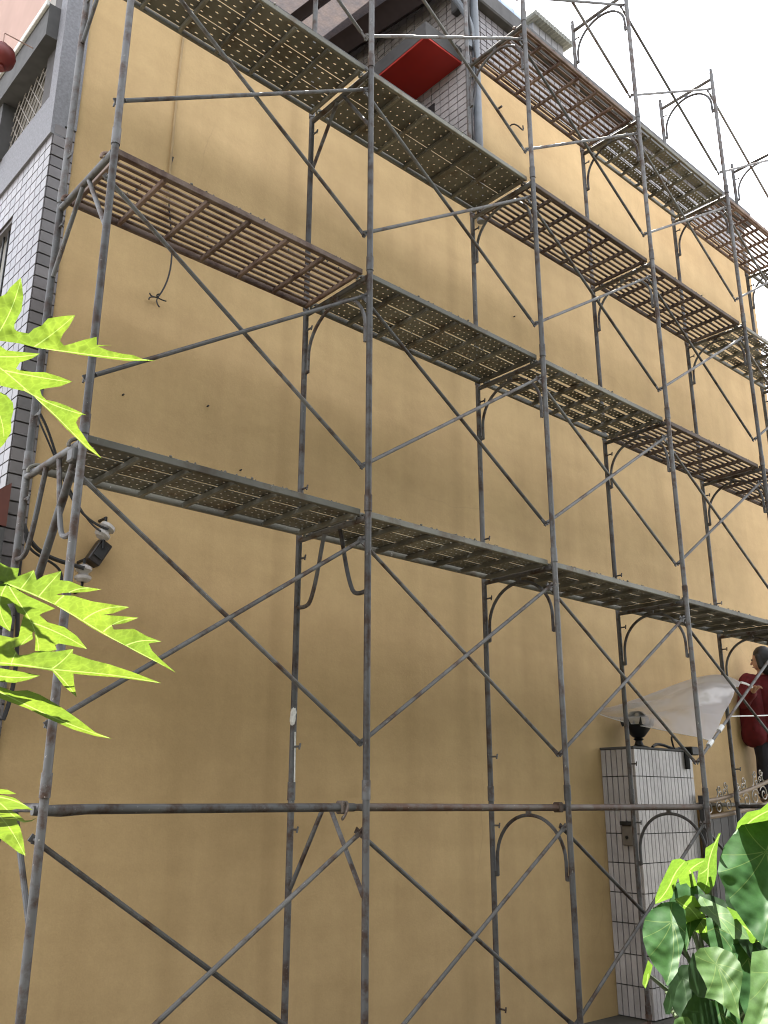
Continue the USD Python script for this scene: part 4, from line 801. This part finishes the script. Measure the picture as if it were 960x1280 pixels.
# broad-leaved plant on the right
tar = thing('broad_leaved_plant', 'bushy plant with large heart-shaped green leaves at the lower right corner', 'plant')
top_n, back_n = (-0.42, -0.62, 0.66), (0.05, 0.55, 0.83)
D = 2.55
def star(c, ends): return [[c, ((c[0]+e[0])/2+0.06*(e[1]-c[1]), (c[1]+e[1])/2-0.04*(e[0]-c[0])), e] for e in ends]
leaves = [
 ([(955, 1012), (935, 1022), (917, 1042), (905, 1058), (900, 1072), (897, 1090), (903, 1104), (911, 1120), (913, 1128), (932, 1156), (942, 1170), (952, 1181), (975, 1195), (1000, 1205), (1030, 1160), (1035, 1090), (1010, 1035), (985, 1012)], 2.52, top_n, (958, 1064), 'taro', [(953, 1178), (903, 1068), (900, 1090), (913, 1122), (930, 1030), (1000, 1200), (1030, 1090), (985, 1015)], 'vein_dark', 'largest dark green leaf, cut by the right edge'),
 ([(919, 1043), (922, 1028), (934, 1015), (950, 1012), (962, 1002), (985, 1000), (990, 1030), (950, 1040)], 2.58, back_n, (940, 1025), 'taro_lit', [(921, 1038), (985, 1005)], 'vein', None),
 ([(806, 1148), (803, 1162), (804, 1176), (809, 1192), (818, 1208), (828, 1220), (834, 1233), (841, 1224), (847, 1215), (850, 1197), (854, 1185), (857, 1172), (858, 1150), (854, 1135), (843, 1127), (828, 1128), (815, 1136)], 2.45, top_n, (840, 1152), 'taro', [(834, 1228), (806, 1150), (804, 1172), (812, 1195), (848, 1205), (856, 1165), (840, 1129)], 'vein', None),
 ([(868, 1192), (875, 1185), (896, 1183), (914, 1190), (925, 1203), (929, 1217), (926, 1236), (923, 1254), (925, 1275), (914, 1266), (903, 1256), (894, 1250), (881, 1247), (884, 1236), (880, 1226), (871, 1210)], 2.26, top_n, (895, 1205), 'taro_pale', [(924, 1272), (870, 1195), (883, 1243), (904, 1254), (927, 1215), (924, 1240), (905, 1187), (880, 1186)], 'vein', None),
 ([(866, 1190), (860, 1210), (862, 1235), (872, 1246), (884, 1248), (890, 1236), (882, 1212)], 2.50, (0.2, -0.7, 0.3), (872, 1215), 'taro_dark', [(872, 1245)], 'vein_dark', None),
 ([(940, 1190), (938, 1210), (938, 1236), (935, 1258), (928, 1280), (922, 1310), (975, 1330), (1010, 1250), (1000, 1195), (965, 1186)], 2.18, (-0.3, -0.35, 0.6), (965, 1215), 'taro_pale', [(940, 1300), (940, 1215), (938, 1250), (1005, 1240), (990, 1195)], 'vein', 'pale leaf at the bottom right corner'),
 ([(868, 1134), (878, 1141), (891, 1149), (900, 1160), (912, 1167), (917, 1174), (937, 1174), (932, 1162), (921, 1148), (912, 1137), (896, 1130), (886, 1125), (875, 1120)], 2.55, (-0.2, -0.45, 0.85), (893, 1143), 'taro_pale', [(935, 1173), (878, 1122), (915, 1170), (915, 1142)], 'vein', None),
 ([(901, 1041), (898, 1042), (893, 1053), (882, 1060), (881, 1074), (873, 1088), (871, 1106), (882, 1117), (886, 1117), (893, 1106), (896, 1092), (896, 1067), (898, 1051)], 2.52, (0.25, 0.75, 0.55), (885, 1085), 'taro_lit', [(900, 1043), (880, 1114), (876, 1092)], 'vein', 'bright upright young leaf'),
 ([(840, 1075), (832, 1092), (825, 1106), (819, 1122), (819, 1130), (825, 1128), (840, 1122), (845, 1104), (848, 1096), (857, 1085), (861, 1078), (850, 1073)], 2.58, (0.1, 0.6, 0.75), (840, 1100), 'taro_lit', [(821, 1128), (855, 1078)], 'vein', None),
 ([(859, 1076), (870, 1073), (882, 1073), (882, 1085), (866, 1090), (872, 1108), (866, 1113), (858, 1104), (850, 1106), (847, 1094), (857, 1085)], 2.62, back_n, (862, 1088), 'taro_lit', [(880, 1076), (866, 1110)], 'vein', None),
 ([(843, 1124), (857, 1119), (868, 1120), (876, 1132), (882, 1145), (885, 1172), (870, 1165), (857, 1156), (857, 1138)], 2.56, (0.1, 0.6, 0.7), (862, 1135), 'taro_lit', [(884, 1170), (846, 1125)], 'vein', None),
 ([(908, 1133), (922, 1140), (935, 1160), (953, 1180), (950, 1184), (938, 1178), (930, 1165), (918, 1150)], 2.60, (0.1, 0.6, 0.7), (930, 1158), 'taro_lit', [(951, 1182)], 'vein', None),
 ([(810, 1200), (804, 1220), (803, 1230), (807, 1236), (812, 1222), (816, 1207)], 2.55, (0.2, 0.7, 0.5), (810, 1218), 'taro_lit', [(806, 1234)], 'vein', None),
 ([(846, 1216), (834, 1240), (829, 1255), (832, 1268), (838, 1268), (842, 1250), (849, 1222)], 2.52, (0.2, -0.7, 0.3), (838, 1245), 'taro_dark', [(834, 1266)], 'vein_dark', None),
 ([(852, 1268), (860, 1252), (870, 1240), (885, 1247), (897, 1262), (903, 1300), (850, 1300)], 2.56, (0.1, -0.8, 0.25), (876, 1265), 'taro_dark', [(878, 1296), (856, 1262)], 'vein_dark', None),
 ([(843, 1275), (850, 1271), (860, 1271), (866, 1280), (868, 1300), (838, 1300)], 2.35, top_n, (855, 1285), 'taro_pale', [(852, 1298)], 'vein', None),
 ([(905, 1172), (930, 1176), (952, 1186), (958, 1215), (945, 1255), (925, 1290), (905, 1270), (915, 1230), (905, 1200)], 2.80, (0.1, -0.85, 0.2), (930, 1215), 'taro_dark', [(922, 1284)], 'vein_dark', None),
 ([(868, 1118), (886, 1118), (905, 1125), (915, 1140), (900, 1148), (884, 1140), (872, 1134)], 2.66, (-0.3, -0.6, 0.5), (890, 1128), 'taro_dark', [(912, 1139)], 'vein_dark', None),
 ([(895, 1248), (915, 1262), (928, 1290), (925, 1320), (895, 1320), (888, 1280)], 2.74, (0.1, -0.85, 0.2), (908, 1290), 'taro_dark', [(905, 1316)], 'vein_dark', None),
 ([(838, 1108), (852, 1100), (872, 1106), (884, 1122), (880, 1146), (866, 1166), (858, 1190), (846, 1170), (836, 1140)], 2.70, (-0.3, -0.6, 0.6), (860, 1122), 'taro', [(858, 1186), (838, 1130), (880, 1140)], 'vein', None),
 ([(872, 1150), (890, 1146), (912, 1156), (925, 1176), (922, 1200), (906, 1196), (890, 1186), (876, 1172)], 2.72, (-0.3, -0.6, 0.6), (893, 1160), 'taro', [(920, 1197), (876, 1166), (920, 1172)], 'vein', None),
 ([(915, 1180), (936, 1178), (955, 1190), (962, 1222), (952, 1262), (938, 1284), (926, 1256), (916, 1220)], 2.66, (-0.3, -0.6, 0.5), (935, 1198), 'taro', [(938, 1280), (918, 1215), (960, 1222)], 'vein', None),
 ([(880, 1252), (900, 1250), (922, 1266), (934, 1296), (930, 1330), (900, 1330), (884, 1290)], 2.62, (-0.3, -0.6, 0.5), (900, 1266), 'taro', [(918, 1325), (930, 1292), (884, 1284)], 'vein', None),
 ([(836, 1222), (852, 1206), (868, 1206), (874, 1228), (868, 1256), (856, 1280), (842, 1262), (835, 1244)], 2.74, (-0.3, -0.6, 0.4), (853, 1222), 'taro_dark', [(856, 1276), (838, 1244), (872, 1236)], 'vein', None),
 ([(862, 1258), (882, 1262), (892, 1284), (890, 1320), (850, 1320), (852, 1280)], 2.60, (-0.3, -0.6, 0.5), (868, 1274), 'taro', [(872, 1316), (888, 1290)], 'vein', None),
 ([(905, 1098), (925, 1120), (940, 1150), (960, 1180), (975, 1230), (950, 1215), (925, 1180), (908, 1140)], 2.76, (-0.2, -0.7, 0.4), (925, 1140), 'taro_dark', [(965, 1215)], 'vein', None),
]
root = at_d(915, 1330, 2.75); root[2] = 0.0
crown = at_d(905, 1300, 2.75)
part(tar, 'stem', [tube(spline([root, (root+crown)/2+V(0.03, 0, 0), crown], 12), np.linspace(0.028, 0.018, 12), 9), tube(spline([root+V(0.08, 0.05, 0), crown+V(0.10, 0.02, -0.1), at_d(925, 1190, 2.72)], 14), np.linspace(0.022, 0.010, 14), 8)], 'stem')
for i, (pl, d_, n_, c_, mt, ends, vm, lab) in enumerate(leaves):
    lf = add_leaf(tar, [pl], d_, n_, c_, mt, star(c_, ends), fold=(c_, ends[0], -0.45), bump=0.02, seed=10+i, vr=0.0026, vmat=vm, label=lab, step=2.6)
    q = lf(c_); b_ = crown + V(rng.uniform(-0.05, 0.05), rng.uniform(-0.03, 0.05), rng.uniform(-0.1, 0.02)); aw = (q-CAM)/np.linalg.norm(q-CAM)
    part(tar, 'petiole', tube(spline([b_, (q+b_)/2+aw*0.24+V(0, 0, 0.0), q+aw*0.03], 14), np.linspace(0.009, 0.004, 14), 7), 'stem')
